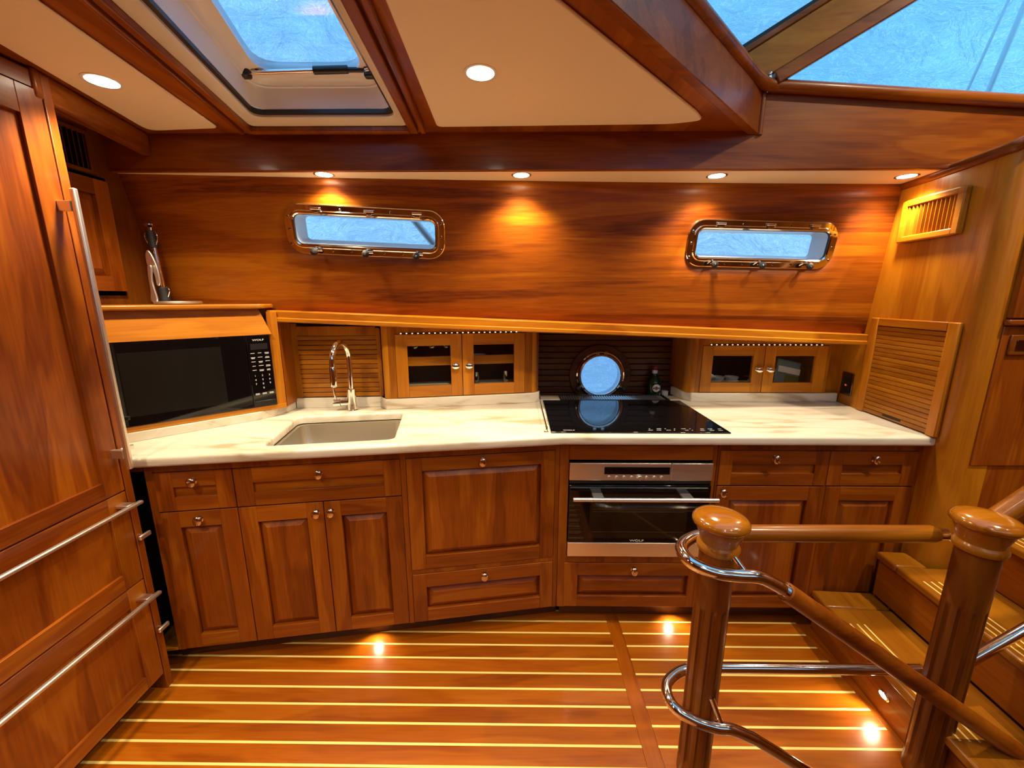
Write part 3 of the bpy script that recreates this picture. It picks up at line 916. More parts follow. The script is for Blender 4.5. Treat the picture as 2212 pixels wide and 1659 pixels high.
def build_ports():
    labels = ['long chrome framed portlight near the corner locker', 'long chrome framed portlight near the golden bulkhead']
    for (px, pz, pr), lab, idx in zip(PORTS, labels, (1, 2)):
        y = hull(px, pz)
        dydx = (hull(px + .3, pz) - hull(px - .3, pz)) / .6
        r = thing('window_%d' % idx, lab, 'window', kind='structure')
        M = Matrix.Translation((px, y, pz)) @ Matrix.Rotation(math.atan(dydx), 4, 'Z') @ Matrix.Rotation(math.atan(lean(px)), 4, 'X') @ Matrix.Rotation(-pr, 4, 'Y')
        r.matrix_world = M
        L = rrect(PW, PH, .032)
        MB().ring(L, [(0.002, -.001), (.0, -.009), (.033, -.009), (.036, -.006), (.036, .004), (.002, .004)]).build('flange', CHROME, r, smooth=35)
        MB().ring(L, [(-.004, -.004), (-.004, -.013), (.001, -.017), (.008, -.017), (.012, -.012), (.012, -.008), (-.002, -.004)]).build('sash', CHROME, r, smooth=35)
        MB().ring(L, [(-.006, -.004), (-.006, -.010), (-.003, -.010), (-.003, -.004)]).build('gasket', RUBBER, r)
        pts = L(-.004); n = len(pts)
        MB().add([(a, -.006, b) for a, b in pts] + [(a, -.003, b) for a, b in pts], [list(range(n)), list(range(n, 2 * n))[::-1]] + [(i, (i + 1) % n, n + (i + 1) % n, n + i) for i in range(n)]).build('pane', PANE, r)
        MB().ring(L, [(-.001, .004), (-.016, .085), (-.012, .085), (.003, .004)]).build('liner', HATCHW, r, smooth=35)
        for hx in (-.20, .02, .22):
            MB().cyl((hx - .02, -.014, PH / 2 + .020), (hx + .02, -.014, PH / 2 + .020), .0058, 10).box(hx - .012, hx + .012, -.018, -.009, PH / 2 + .004, PH / 2 + .022).build('hinge', CHROME, r, bevel=.001, smooth=40)
        for hx in (-.215, .0, .215):
            k = MB().cyl((hx + .024, -.014, -PH / 2 - .017), (hx, -.016, -PH / 2 - .017), .0065, 10).cyl((hx, -.010, -PH / 2 - .004), (hx, -.045, -PH / 2 - .022), .005, 10).build('latch', CHROME, r, smooth=40)
            Mk = Matrix.Translation((hx, -.046, -PH / 2 - .022)) @ Matrix.Rotation(R(75), 4, 'X')
            MB().lathe([(.0001, .010), (.007, .010), (.0145, .006), (.0155, .002), (.0145, -.004), (.006, -.006), (.0001, -.006)], 20, Mk).build('latch_knob', RUBBER, k, smooth=40)
            MB().lathe([(.0001, .0125), (.004, .012), (.005, .010), (.0001, .0098)], 12, Mk).build('latch_screw', CHROME, k, smooth=40)
        mb = MB()
        for sx, sz in [(-.318, .05), (-.318, 0), (-.318, -.06), (.318, .05), (.318, -.005), (.318, -.06), (-.15, -.083), (-.07, -.083), (.07, -.083), (.15, -.083), (-.10, .083), (.11, .083)]:
            Mk = Matrix.Translation((sx, -.009, sz)) @ Matrix.Rotation(R(90), 4, 'X')
            mb.lathe([(.0001, .0016), (.004, .0014), (.0055, 0), (.0001, -.0002)], 10, Mk)
        mb.build('screws', plain('screw_metal', (.25, .22, .2), .25, 1.0), r, smooth=40)

    # round port over the cooktop
    r = thing('window_3', 'round chrome porthole in the slatted wall over the cooktop', 'window', (.480, 2.318, .997), kind='structure')
    def flat(rad0, rad1, y0, y1, name, mat, bv):
        MB().ring(circ(0), [(rad0, y0), (rad1, y0), (rad1, y1), (rad0, y1)]).build(name, mat, r, bevel=bv, smooth=35)
    flat(.137, .176, -.016, .001, 'backing_ring', W('dark', 'x'), .004)
    MB().ring(circ(0), [(.112, -.010), (.112, -.034), (.116, -.038), (.123, -.038), (.127, -.030), (.130, -.024), (.136, -.022), (.139, -.018), (.139, -.010)]).build('flange', CHROME, r, smooth=30)
    MB().lathe([(.0001, .028), (.1125, .028), (.1125, .024), (.0001, .024)], 48, Matrix.Rotation(R(90), 4, 'X')).build('pane', glass('port_glass', (.85, .93, 1.0), 1.8), r)
    for an in (-28, 208):
        x, z = .136 * math.cos(R(an)), .136 * math.sin(R(an))
        k = MB().cyl((x * .93, -.030, z * .93), (x * 1.05, -.052, z * 1.05), .006, 10).build('latch', CHROME, r, smooth=40)
        MB().lathe([(.0001, .009), (.010, .008), (.014, .003), (.013, -.004), (.0001, -.005)], 18, Matrix.Translation((x * 1.07, -.054, z * 1.07)) @ Matrix.Rotation(R(80), 4, 'X')).build('latch_knob', RUBBER, k, smooth=40)
    for an in (80, 100):
        x, z = .133 * math.cos(R(an)), .133 * math.sin(R(an))
        box('hinge', CHROME, r, x - .010, x + .010, -.040, -.018, z - .008, z + .008, .002)
    MB().ring(circ(0), [(.1125, -.024), (.1125, .042), (.118, .042), (.118, -.024)]).build('liner', HATCHW, r, smooth=50)

def build_glazed_cabinets():
    # curved-end cabinet between tap and cooktop
    c = thing('glazed_cabinet', 'glazed cherry wall cabinet between tap and cooktop holding glassware', 'cabinet', (-.639, 1.913, 0), R(11.53))
    zt = 1.30
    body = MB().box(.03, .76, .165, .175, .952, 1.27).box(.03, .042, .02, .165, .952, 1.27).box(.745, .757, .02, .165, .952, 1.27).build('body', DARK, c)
    box('base_board', plain('cream_lining', (.62, .58, .48), .5), c, .042, .745, .019, .165, .952, .995)
    def zr(s):
        x = -.639 + s * math.cos(R(11.53)); return rail_low(x) - .001
    mb = MB().prism([(.030, .951), (.062, .951), (.062, zr(.062)), (.030, zr(.03))], 0, .02, axis='y')
    mb.prism([(.697, .951), (.735, .951), (.735, zr(.735)), (.697, zr(.697))], 0, .02, axis='y')
    mb.prism([(.062, 1.262), (.697, 1.262), (.697, zr(.697)), (.062, zr(.062))], 0, .02, axis='y')
    mb.build('face_frame', W('tread', 'z'), c, bevel=.001)
    # rounded ends
    for s0, sg in ((.030, -1), (.735, 1)):
        pts = [(s0, 0)]
        for k in range(1, 9):
            a = R(90 * k / 8)
            pts.append((s0 + sg * .032 * math.sin(a), .032 * (1 - math.cos(a))))
        pts += [(s0 + sg * .032, .06), (s0, .06)]
        MB().prism(pts, .951, zr(s0) - .002).build('rounded_post', W('golden', 'z'), c, smooth=40)
    front(c, 'door', .062, .3795, .952, 1.262, (.346, 1.104), st=.055, rl=.055, rb=.055, glazed=True, oval=1, tone='golden')  # golden door tone has the LED and ceiling light painted in
    front(c, 'door', .3795, .697, .952, 1.262, (.412, 1.104), st=.055, rl=.055, rb=.055, glazed=True, oval=1, tone='golden')
    box('shelf_fiddle', W('golden', 'x'), c, .044, .743, .030, .040, 1.103, 1.149, .002)
    box('shelf', W('shade', 'x'), c, .044, .743, .041, .164, 1.103, 1.113)
    # glassware inside
    M = Matrix.Translation((-.639, 1.913, 0)) @ Matrix.Rotation(R(11.53), 4, 'Z')
    labs = ['stemmed wine glass on the upper shelf behind the knob-side of the tap-side cabinet door', 'stemmed wine glass standing in the middle of the tap-side cabinet door', 'stemmed wine glass by the hinge of the tap-side cabinet door']
    labs = ['stemmed wine glass on the upper shelf of the glazed cabinet near the tap'] * 3
    for i, s in enumerate((.150, .235, .310)):
        p = M @ Vector((s, .095, 1.1135))
        g = thing('wine_glass', labs[i], 'glass', p, group='wine glasses on the cabinet shelf')
        MB().lathe([(.0001, 0), (.026, 0), (.026, .002), (.004, .005), (.0035, .045), (.012, .052), (.026, .068), (.028, .085), (.024, .118), (.0225, .118), (.026, .085), (.024, .070), (.0001, .056)], 24).build('bowl', DRINKGLASS, g, smooth=50)
    for i, s in enumerate((.455, .615)):
        p = M @ Vector((s, .09, .9955))
        g = thing('tumbler', 'small clear tumbler on the base of the glazed cabinet near the cooktop', 'glass', p, group='tumblers in the glazed cabinet')
        MB().lathe([(.0001, 0), (.018, 0), (.022, .060), (.0205, .060), (.0165, .004), (.0001, .004)], 24).build('wall', DRINKGLASS, g, smooth=40)
    p = M @ Vector((.47, .10, 1.1135))
    g = thing('serving_bowl', 'white dish on the upper shelf of the glazed cabinet near the cooktop', 'bowl', p)
    MB().lathe([(.0001, 0), (.022, 0), (.040, .026), (.042, .030), (.038, .028), (.020, .004), (.0001, .004)], 28).build('shell', WHITE, g, smooth=50)
    # right cabinet
    c = thing('glazed_cabinet', 'glazed cherry wall cabinet near the bulkhead holding white bowls', 'cabinet', (.90, 2.085, 0), 0)
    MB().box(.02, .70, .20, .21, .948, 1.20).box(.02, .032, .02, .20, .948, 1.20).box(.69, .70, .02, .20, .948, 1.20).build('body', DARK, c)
    box('base_board', plain('cream_lining', (.62, .58, .48), .5), c, .032, .69, .02, .20, .946, .956)
    def zr(s): return rail_low(.90 + s) - .001
    mb = MB().prism([(.03, .947), (.052, .947), (.052, zr(.052)), (.03, zr(.03))], 0, .02, axis='y')
    mb.prism([(.690, .947), (.705, .947), (.705, zr(.705)), (.690, zr(.69))], 0, .02, axis='y')
    mb.prism([(.052, 1.194), (.690, 1.194), (.690, zr(.69)), (.052, zr(.052))], 0, .02, axis='y')
    mb.build('face_frame', W('tread', 'z'), c, bevel=.001)
    pts = [(.03, 0)]
    for k in range(1, 9):
        a = R(90 * k / 8)
        pts.append((.03 - .045 * math.sin(a), .045 * (1 - math.cos(a))))
    pts += [(-.015, .24), (.012, .24), (.03, .06)]
    MB().prism(pts, .947, zr(0) - .002).build('rounded_cheek', W('golden', 'z'), c, smooth=40)
    front(c, 'door', .052, .3715, .948, 1.194, (.345, 1.071), st=.055, rl=.052, rb=.052, glazed=True, oval=1, tone='golden')  # lamp light painted into these doors too, as a golden tone
    front(c, 'door', .3715, .690, .948, 1.194, (.402, 1.071), st=.055, rl=.052, rb=.052, glazed=True, oval=1, tone='golden')
    bowls = [(1.025, 2.16, .9565, 0, 'white bowl leaning on its side behind the cabinet pane by the cooktop', 35),
             (1.085, 2.17, .991, 0, 'white bowl standing on the tray beside the leaning bowl', 0),
             (1.16, 2.17, .991, 0, 'white bowl on the end of the tray next to the door knob', 0)]
    tr = thing('serving_tray', 'white tray under the bowls in the glazed cabinet', 'tray', (1.115, 2.175, .9565))
    MB().box(-.115, .115, -.06, .06, 0, .006).box(-.115, .115, -.06, -.054, .006, .034).box(-.115, .115, .054, .06, .006, .034).build('shell', WHITE, tr, bevel=.002)
    for x, y, z, _, lab, tilt in bowls:
        g = thing('bowl', lab, 'bowl', (x, y, z if tilt == 0 else 1.012))
        if tilt: g.rotation_euler = (0, R(tilt), 0)
        MB().lathe([(.0001, 0), (.020, 0), (.034, .020), (.036, .026), (.033, .025), (.018, .004), (.0001, .004)], 28).build('shell', WHITE, g, smooth=50)
    FOIL = plain('foil_packet', (.10, .22, .26), .3)
    g = thing('food_packet', 'blue and green food packet leaning inside the cabinet near the bulkhead', 'packet', (1.44, 2.155, .957))
    g.rotation_euler = (R(-12), R(12), 0)
    b = MB().box(-.075, .06, -.012, .012, 0, .150).build('pouch', FOIL, g, bevel=.008, seg=3)
    box('pouch_band', WHITE, b, -.062, .058, -.0135, -.0122, .080, .112)
    box('pouch_print', plain('leaf_green', (.06, .12, .02), .4), b, -.02, .058, -.0135, -.0122, .012, .070)
    g = thing('food_packet', 'crumpled brown packet beside the blue food packet', 'packet', (1.352, 2.155, .957))
    mb = MB()
    rn = random.Random(8)
    nx, nz = 7, 8
    vs = [(-.03 + .06 * i / nx, rn.uniform(-.012, .006), .155 * j / nz) for j in range(nz + 1) for i in range(nx + 1)]
    bk = [(x, .016, z) for x, y, z in vs]
    fs = [(j * (nx + 1) + i, j * (nx + 1) + i + 1, (j + 1) * (nx + 1) + i + 1, (j + 1) * (nx + 1) + i) for j in range(nz) for i in range(nx)]
    k = len(vs)
    mb.add(vs + bk, fs + [[q + k for q in f[::-1]] for f in fs] + [(i, i + 1, k + i + 1, k + i) for i in range(nx)] + [(nz * (nx + 1) + i, nz * (nx + 1) + i + 1, k + nz * (nx + 1) + i + 1, k + nz * (nx + 1) + i) for i in range(nx)])
    mb.build('pouch', plain('brown_foil', (.06, .025, .012), .22), g)
    # led strips under the ledge
    for base, rz, s0, s1, lab in (((-.639, 1.913, 0), R(11.53), .085, .655, 'row of tiny lit LEDs over the glazed cabinet between tap and cooktop'),
                                  ((.90, 2.085, 0), 0, .085, .655, 'row of tiny lit LEDs over the glazed cabinet near the bulkhead')):
        zz = 1.266 if rz else 1.198
        g = thing('led_strip', lab, 'light', (base[0], base[1], 0), rz)
        box('rail', BLACK, g, s0, s1, -.004, -.0005, zz - .002, zz + .002)
        mb = MB()
        n = 22
        for i in range(n):
            x = s0 + .005 + (s1 - s0 - .012) * i / (n - 1)
            mb.box(x, x + .0055, -.0055, -.0041, zz - .0012, zz + .0012)
        mb.build('beads', LED, g)

def tambour(root, x0, x1, z0, z1, n, tone, pull=None, dp=.0032):
    ph = (z1 - z0) / n
    first = None
    for i in range(n):
        zc = z0 + ph * (i + .5)
        if first is None:
            mb = MB().prism([(dp, -ph / 2 + .0004), (.0006, -ph / 2 + .0022), (0, 0), (.0006, ph / 2 - .0022), (dp, ph / 2 - .0004), (.012, ph / 2 - .0004), (.012, -ph / 2 + .0004)], x0, x1, axis='x')
            first = mb.build('slat', W(tone, 'x'), root, smooth=30)
            first.location.z = zc
        else:
            c = first.copy(); COL.objects.link(c); c.parent = root; c.location.z = zc
    if pull:
        box('finger_pull', DARK, root, pull[0], pull[1], -.0008, .003, pull[2], pull[2] + .009, .001)

def build_tambours():
    # behind the tap
    ang = math.atan2(1.955 - 1.922, -.672 + 1.079)
    g = thing('tambour_locker', 'slatted roll-front locker behind the tap', 'locker', (-1.079, 1.935, 0), ang)
    MB().box(.0, .030, 0, .02, .951, 1.31).box(.400, .42, 0, .02, .951, 1.29).box(.03, .40, 0, .02, 1.255, 1.298).build('frame', W('tread', 'z'), g, bevel=.001)
    tambour(g, .030, .400, .952, 1.255, 13, 'tread', dp=.005)
    box('backing', DARK, g, .01, .41, .021, .026, .951, 1.29)
    # on the bulkhead: local x runs toward the viewer, local -y faces the counter
    rz = math.atan2(-.9955, -.0946)
    g = thing('tambour_locker', 'tall slatted roll-front locker in the golden bulkhead', 'locker', (1.6285, 1.509, 0), rz)
    o0, o1, i0, i1 = -.430, -.004, -.384, -.046
    box('stile', W('golden', 'z'), g, o0, i0, -.018, .0, .902, 1.342, .004); box('stile', W('golden', 'z'), g, i1, o1, -.018, 0, .902, 1.342, .004)
    box('head_rail', W('golden', 'x'), g, i0, i1, -.018, 0, 1.308, 1.342, .004)
    gg = bpy.data.objects.new('slat_door', None)
    COL.objects.link(gg); gg.parent = g; gg.location = (0, -.013, 0)
    tambour(gg, i0 + .001, i1 - .001, .905, 1.306, 21, 'tread', (-.27, -.17, .914))
    # louvre in the bulkhead
    v = thing('vent_louvre', 'golden wooden louvred vent high on the bulkhead', 'vent', (1.6285, 1.509, 0), rz)
    a0, a1, b0, b1 = -.362, -.086, 1.662, 1.828
    f = MB().box(a0, a0 + .026, -.022, 0, b0, b1).box(a1 - .026, a1, -.022, 0, b0, b1).box(a0 + .026, a1 - .026, -.022, 0, b0, b0 + .024).box(a0 + .026, a1 - .026, -.022, 0, b1 - .024, b1).build('frame', W('golden', 'x'), v, bevel=.004)
    box('backing', DARK, v, a0 + .02, a1 - .02, -.0015, -.0005, b0 + .02, b1 - .02)
    for i in range(12):
        x = a0 + .036 + i * .0182
        M = Matrix.Translation((x, -.010, 0)) @ Matrix.Rotation(R(72), 4, 'Z')
        MB().box(-.0075, .0075, -.0016, .0016, b0 + .024, b1 - .024, M).build('slat', W('golden', 'z'), v)
    # socket plate
    p = thing('socket_plate', 'dark chrome socket plate on the bulkhead beside the glazed cabinet', 'socket', (1.6285, 1.509, 0), rz)
    k = MB().box(-.575, -.495, -.005, 0, .948, 1.062).build('plate', plain('dark_chrome', (.16, .12, .09), .18, 1.0), p, bevel=.003)
    box('insert', BLACK, k, -.557, -.513, -.0065, -.0052, .970, 1.040, .001)
    box('button', plain('red_button', (.35, .03, .03), .4, emit=(1, .1, .1), es=.4), k, -.541, -.529, -.008, -.0066, .995, 1.003)
    box('button', BLACK, k, -.541, -.529, -.0085, -.0066, 1.012, 1.022)
    # left corner: louvre and locker door, facing +x
    rz = R(90)
    v = thing('vent_louvre', 'dark louvred vent above the corner locker by the refrigerator', 'vent', (-1.574, 1.60, 0), rz)
    a0, a1, b0, b1 = -.31, .03, 1.880, 2.022
    MB().box(a0, a0 + .02, -.012, 0, b0, b1).box(a1 - .02, a1, -.012, 0, b0, b1).box(a0 + .02, a1 - .02, -.012, 0, b0, b0 + .012).box(a0 + .02, a1 - .02, -.012, 0, b1 - .012, b1).build('frame', W('shade', 'z'), v, bevel=.002)
    box('backing', DARK, v, a0 + .015, a1 - .015, -.0015, -.0005, b0 + .01, b1 - .01)
    for i in range(17):
        x = a0 + .028 + i * .0178
        M = Matrix.Translation((x, -.008, 0)) @ Matrix.Rotation(R(50), 4, 'Z')
        MB().box(-.008, .008, -.0015, .0015, b0 + .012, b1 - .012, M).build('slat', W('dark', 'z'), v)
    c = thing('corner_locker', 'cherry corner locker door over the shelf by the refrigerator', 'locker', (-1.574, 1.655, 0), rz)
    MB().box(-.345, .012, 0.0, .001, 1.44, 1.876).build('reveal', DARK, c)
    d = front(c, 'door', -.335, 0, 1.455, 1.862, None, st=.055, rl=.055, rb=.055, tone='cherry')
    for ch in [d] + list(d.children):
        pass
    d.location.y = -.0175

def build_microwave():
    an = math.atan2(.70, .72)
    org = (-1.481, 1.411, 0)
    m = thing('microwave', 'black built-in microwave oven set in the corner cabinet', 'microwave', org, an)
    box('body', BLACK, m, -.01, .540, .006, .22, .962, 1.270)
    d = box('door', BGLASS, m, -.012, .450, -.010, .004, .958, 1.273, .002)
    box('window', plain('microwave_window', (.010, .010, .009), .07), d, .05, .36, -.0106, -.0101, .995, 1.235)
    k = box('keypad', BGLASS, m, .4515, .5425, -.010, .004, .958, 1.273, .002)
    text('logo', 'WOLF', .0105, PRINT, k, (.497, -.0104, 1.253), FACE, 1.5)
    box('display', plain('dim_display', (.02, .02, .022), .12), k, .465, .530, -.0105, -.0101, 1.212, 1.238)
    mb = MB()
    rn = random.Random(1)
    for r in range(5):
        for c in range(3):
            x = .470 + .027 * c; z = 1.196 - .0185 * r
            for q in range(rn.choice((1, 2))):
                ww = rn.uniform(.006, .009)
                mb.box(x - ww, x + ww, -.0105, -.0101, z - q * .0045, z - q * .0045 + .002)
    for c in range(3):
        for q in range(2):
            mb.box(.470 + .027 * c - .008, .470 + .027 * c + .008, -.0105, -.0101, 1.018 - q * .0045, 1.020 - q * .0045)
    mb.build('keypad_legends', PRINT, k)
    for i, ch in enumerate(['1', '2', '3', '4', '5', '6', '7', '8', '9', '', '0', '']):
        if ch:
            text('digit', ch, .011, PRINT, k, (.470 + .027 * (i % 3), -.0103, 1.098 - .0185 * (i // 3)), FACE, 1.0, .0002)
    box('release_bar', BLACK, k, .455, .539, -.012, -.0101, .962, .985, .001)

    c = thing('microwave_cabinet', 'slanting corner cabinet framing the microwave under a shelf', 'cabinet', org, an)
    MB().box(-.05, .582, -.001, .018, .937, .957).box(.5435, .582, -.001, .018, .957, 1.372).box(-.05, -.013, -.001, .018, .957, 1.275).build('face_frame', W('golden', 'z'), c, bevel=.001)
    box('base_rail', W('golden', 'x'), c, -.05, .580, -.006, -.001, .937, .9575, .001)
    v = [(-.06, -.012, 1.2745), (.553, -.012, 1.2745), (.518, .018, 1.386), (-.06, .018, 1.386), (-.06, .012, 1.2745), (.553, .012, 1.2745), (.518, .040, 1.386), (-.06, .040, 1.386)]
    MB().add(v, [(0, 1, 2, 3), (7, 6, 5, 4), (0, 4, 5, 1), (1, 5, 6, 2), (2, 6, 7, 3), (3, 7, 4, 0)]).build('valance', W('golden', 'x', 1.4), c, bevel=.001)
    # cheek toward the tap alcove (world corner -1.075,1.93)
    Mi = (Matrix.Translation(org) @ Matrix.Rotation(an, 4, 'Z')).inverted()
    p0 = Mi @ Vector((-1.064, 1.822, 0)); p1 = Mi @ Vector((-1.074, 1.94, 0)); p2 = Mi @ Vector((-1.094, 1.94, 0)); p3 = Mi @ Vector((-1.080, 1.832, 0))
    MB().prism([(p.x, p.y) for p in (p0, p1, p2, p3)], .938, 1.325).build('cheek', W('cherry', 'z'), c)
    # shelf above
    pts = [Mi @ Vector((x, y, 0)) for x, y in ((-1.573, 1.30), (-1.573, 1.86), (-1.20, 1.888), (-1.105, 1.872))]
    poly = [(-.065, -.006), (.545, -.006)]
    sh = roundpoly([(pts[0].x, pts[0].y), (-.05, -.008), (.535, -.008), (.560, .04), (pts[3].x, pts[3].y), (pts[2].x, pts[2].y), (pts[1].x, pts[1].y)], [0, 0, .022, .02, 0, 0, 0])
    MB().prism(sh, 1.386, 1.405).build('shelf', W('golden', 'x'), c, bevel=.006, seg=3)

    # steel stand on the shelf
    s = thing('paper_towel_stand', 'brushed steel stand with black capped post and round base on the corner shelf', 'stand', (-1.395, 1.70, 1.4055), R(0))
    MB().lathe([(.0001, 0), (.076, 0), (.080, .003), (.080, .008), (.076, .012), (.0001, .013)], 40).build('base', STEELZ, s, smooth=40)
    px = -.052
    MB().cyl((px, 0, .012), (px - .012, 0, .27), .008, 14).build('post', CHROME, s, smooth=50)
    MB().cyl((px, 0, .013), (px - .003, 0, .068), .0175, 18).build('grip', RUBBER, s, bevel=.003, smooth=40)
    MB().cyl((px - .011, 0, .222), (px - .014, 0, .288), .016, 18).build('grip', RUBBER, s, bevel=.003, smooth=40)
    MB().lathe([(.0001, 0), (.008, 0), (.007, .012), (.018, .020), (.018, .024), (.0001, .027)], 18, Matrix.Translation((px - .014, 0, .288))).build('finial', BRONZE, s, smooth=40)
    for x, z0, z1 in ((px - .013, .215, .285), (px - .001, .012, .070)):
        MB().tube(spline([(x + .006, -.002, z0), (x + .026, -.004, (z0 + z1) / 2 + .012), (x + .016, -.002, z1)], 6), .002, 8).build('wire_loop', CHROME, s, smooth=60)
        if z0 > .1:
            MB().tube(spline([(x - .006, -.002, z0), (x - .024, -.004, (z0 + z1) / 2 + .012), (x - .016, -.002, z1)], 6), .002, 8).build('wire_loop', CHROME, s, smooth=60)
    def blade(pts, name, y):
        MB().prism(pts, y, y + .008, axis='y').build(name, STEELZ, s, bevel=.003, smooth=40)
    arm = spline([(px - .030, .20, 0), (px - .020, .212, 0), (px - .005, .19, 0), (px + .008, .14, 0), (px + .008, .085, 0), (px - .006, .075, 0), (px - .010, .12, 0), (px - .030, .15, 0), (px - .033, .18, 0), (px - .030, .20, 0)], 5)
    blade([(p.x, p.y) for p in arm[:-1]], 'arm', -.024)
    foot = spline([(px - .022, .150, 0), (px - .006, .150, 0), (px - .012, .09, 0), (px - .004, .015, 0), (px - .030, .013, 0), (px - .026, .06, 0), (px - .026, .11, 0), (px - .022, .150, 0)], 5)
    blade([(p.x, p.y) for p in foot[:-1]], 'foot', -.036)

def build_fridge():
    f = thing('refrigerator', 'tall cherry panelled refrigerator with a door over two drawers', 'refrigerator', (-1.308, 1.245, 0), R(90))
    box('body', DARK, f, -.74, .0, .019, .46, .065, 2.0)
    MB().box(.001, .026, -.004, .46, 0.0, 2.03).build('side_panel', W('cherry', 'z'), f, bevel=.002)
    box('kick_plate', W('dark', 'x'), f, -.74, 0, .06, .075, 0, .065)
    d = front(f, 'door', -.74, -.001, .803, 1.985, None, st=.062, rl=.075, rb=.052, raised=False, grain='z')
    w1 = front(f, 'drawer', -.74, -.001, .470, .801, None, st=.062, rl=.068, rb=.055, raised=False, grain='z')
    w2 = front(f, 'drawer', -.74, -.001, .068, .468, None, st=.062, rl=.068, rb=.050, raised=False, grain='z')
    box('header', W('cherry', 'x'), f, -.74, 0, .0, .02, 1.987, 2.03, .001)
    h = MB().box(-.022, -.008, -.058, -.042, .885, 1.735).build('handle', STEELZ, d, bevel=.004)
    for z in (.935, 1.685):
        box('bracket', STEELZ, h, -.024, -.010, -.042, -.003, z - .012, z + .016, .001)
    for dr, z in ((w1, .762), (w2, .415)):
        h = MB().box(-.72, .0, -.058, -.043, z - .006, z + .006).build('handle', STEELZ, dr, bevel=.004)
        for x in (-.70, -.045):
            box('bracket', STEELZ, h, x, x + .028, -.043, -.003, z - .004, z + .005, .001)
    for z in (.945, .628, .258):
        k = MB().cyl((.012, -.004, z), (.012, -.020, z), .005, 10).build('latch', CHROME, f, smooth=40)
        MB().box(-.010, .032, -.030, -.020, z - .008, z + .008).build('latch_tab', STEELZ, k, bevel=.003)

# ------------------------------------------------------------------ stairs and rails
def build_stairs():
    s = thing('staircase', 'varnished companionway steps with pale inlaid tread strips', 'stairs', (1.283, 1.562, 0), R(-3.7))
    L = -.74
    t = .032
    specs = [(0.0, .245, .193, -.002), (.228, .475, .393, -.002), (.452, .70, .593, -.115), (.68, .93, .793, -.115)]
    for i, (a, b, z, y1) in enumerate(specs):
        tr = box('tread', W('tread', 'y'), s, a, b, L, min(y1, -.104) if i < 2 else y1, z - t, z, .008)
        if i < 2:
            box('tread_end', W('tread', 'y'), s, a, b - .0 if i == 0 else .345, -.102, y1, z - t, z, .008)
        for q in range(3):
            x = a + .024 + .026 * q
            box('inlay', INLAY, tr, x, x + .006, -.62, -.19, z - .001, z + .0004)
        box('riser', W('cherry', 'y'), s, a + .022, a + .040, L + .004, y1, z - .20 if i else 0.0, z - t)
    MB().prism([(.022, 0), (.93, 0), (.93, .76), (.702, .76), (.702, .56), (.474, .56), (.474, .36), (.250, .36), (.250, .16), (.022, .16)], L - .018, L, axis='y').build('stringer', W('cherry', 'x'), s, bevel=.002)
    # courtesy light in the first riser
    c = thing('courtesy_light', 'small oval courtesy light in the first stair riser', 'light', (1.283, 1.562, 0), R(-3.7))
    M = Matrix.Translation((.0215, -.385, .080)) @ Matrix.Rotation(R(-90), 4, 'Y')
    MB().lathe([(.0001, .004), (.013, .004), (.018, .002), (.018, 0), (.0001, 0)], 24, M @ Matrix.Diagonal((.75, 1.35, 1, 1))).build('bezel', CHROME, c, smooth=40)
    MB().lathe([(.0001, .0052), (.011, .005), (.012, .0042), (.0001, .0041)], 20, M @ Matrix.Diagonal((.75, 1.35, 1, 1))).build('lens', LENS, c, smooth=40)
    li = bpy.data.lights.new('courtesy_bulb', 'SPOT'); li.energy = 2.6; li.color = LAMP; li.spot_size = R(115); li.spot_blend = .7; li.shadow_soft_size = .012
    lo = bpy.data.objects.new('courtesy_bulb', li); COL.objects.link(lo); lo.parent = c
    lo.location = (.010, -.385, .080); lo.rotation_euler = Vector((-.75, -.15, -.65)).to_track_quat('-Z', 'Y').to_euler()

def newel(x, y, label):
    p = thing('newel_post', label, 'post', (x, y, 0))
    def fl(r, z, a):
        if z < .05 or z > .605: return r
        k = min(1, (z - .05) / .02, (.605 - z) / .02)
        c = math.cos(a * 10)
        return r - .0075 * k * max(0, (c - .15) / .85) ** .5
    zs = [0, .05, .06, .07, .15, .3, .45, .57, .585, .595, .605, .65, .772]
    MB().lathe([(.0455, z) for z in zs], 160, rfun=fl).build('shaft', W('shade', 'z'), p, smooth=35)  # shaft toned darker than the cap, overhead shade put into the wood
    MB().lathe([(.0455, .765), (.052, .767), (.054, .774), (.054, .780), (.050, .786), (.047, .790), (.0475, .797), (.053, .812), (.0595, .830), (.0605, .838), (.0001, .838)], 48).build('capital', W('tread', 'z'), p, smooth=35)
    MB().lathe([(.0001, .8385), (.066, .8385), (.070, .842), (.071, .848), (.070, .854), (.062, .862), (.045, .868), (.020, .8715), (.0001, .872)], 48).build('cap', GLOSSWOOD, p, smooth=45)
    return p

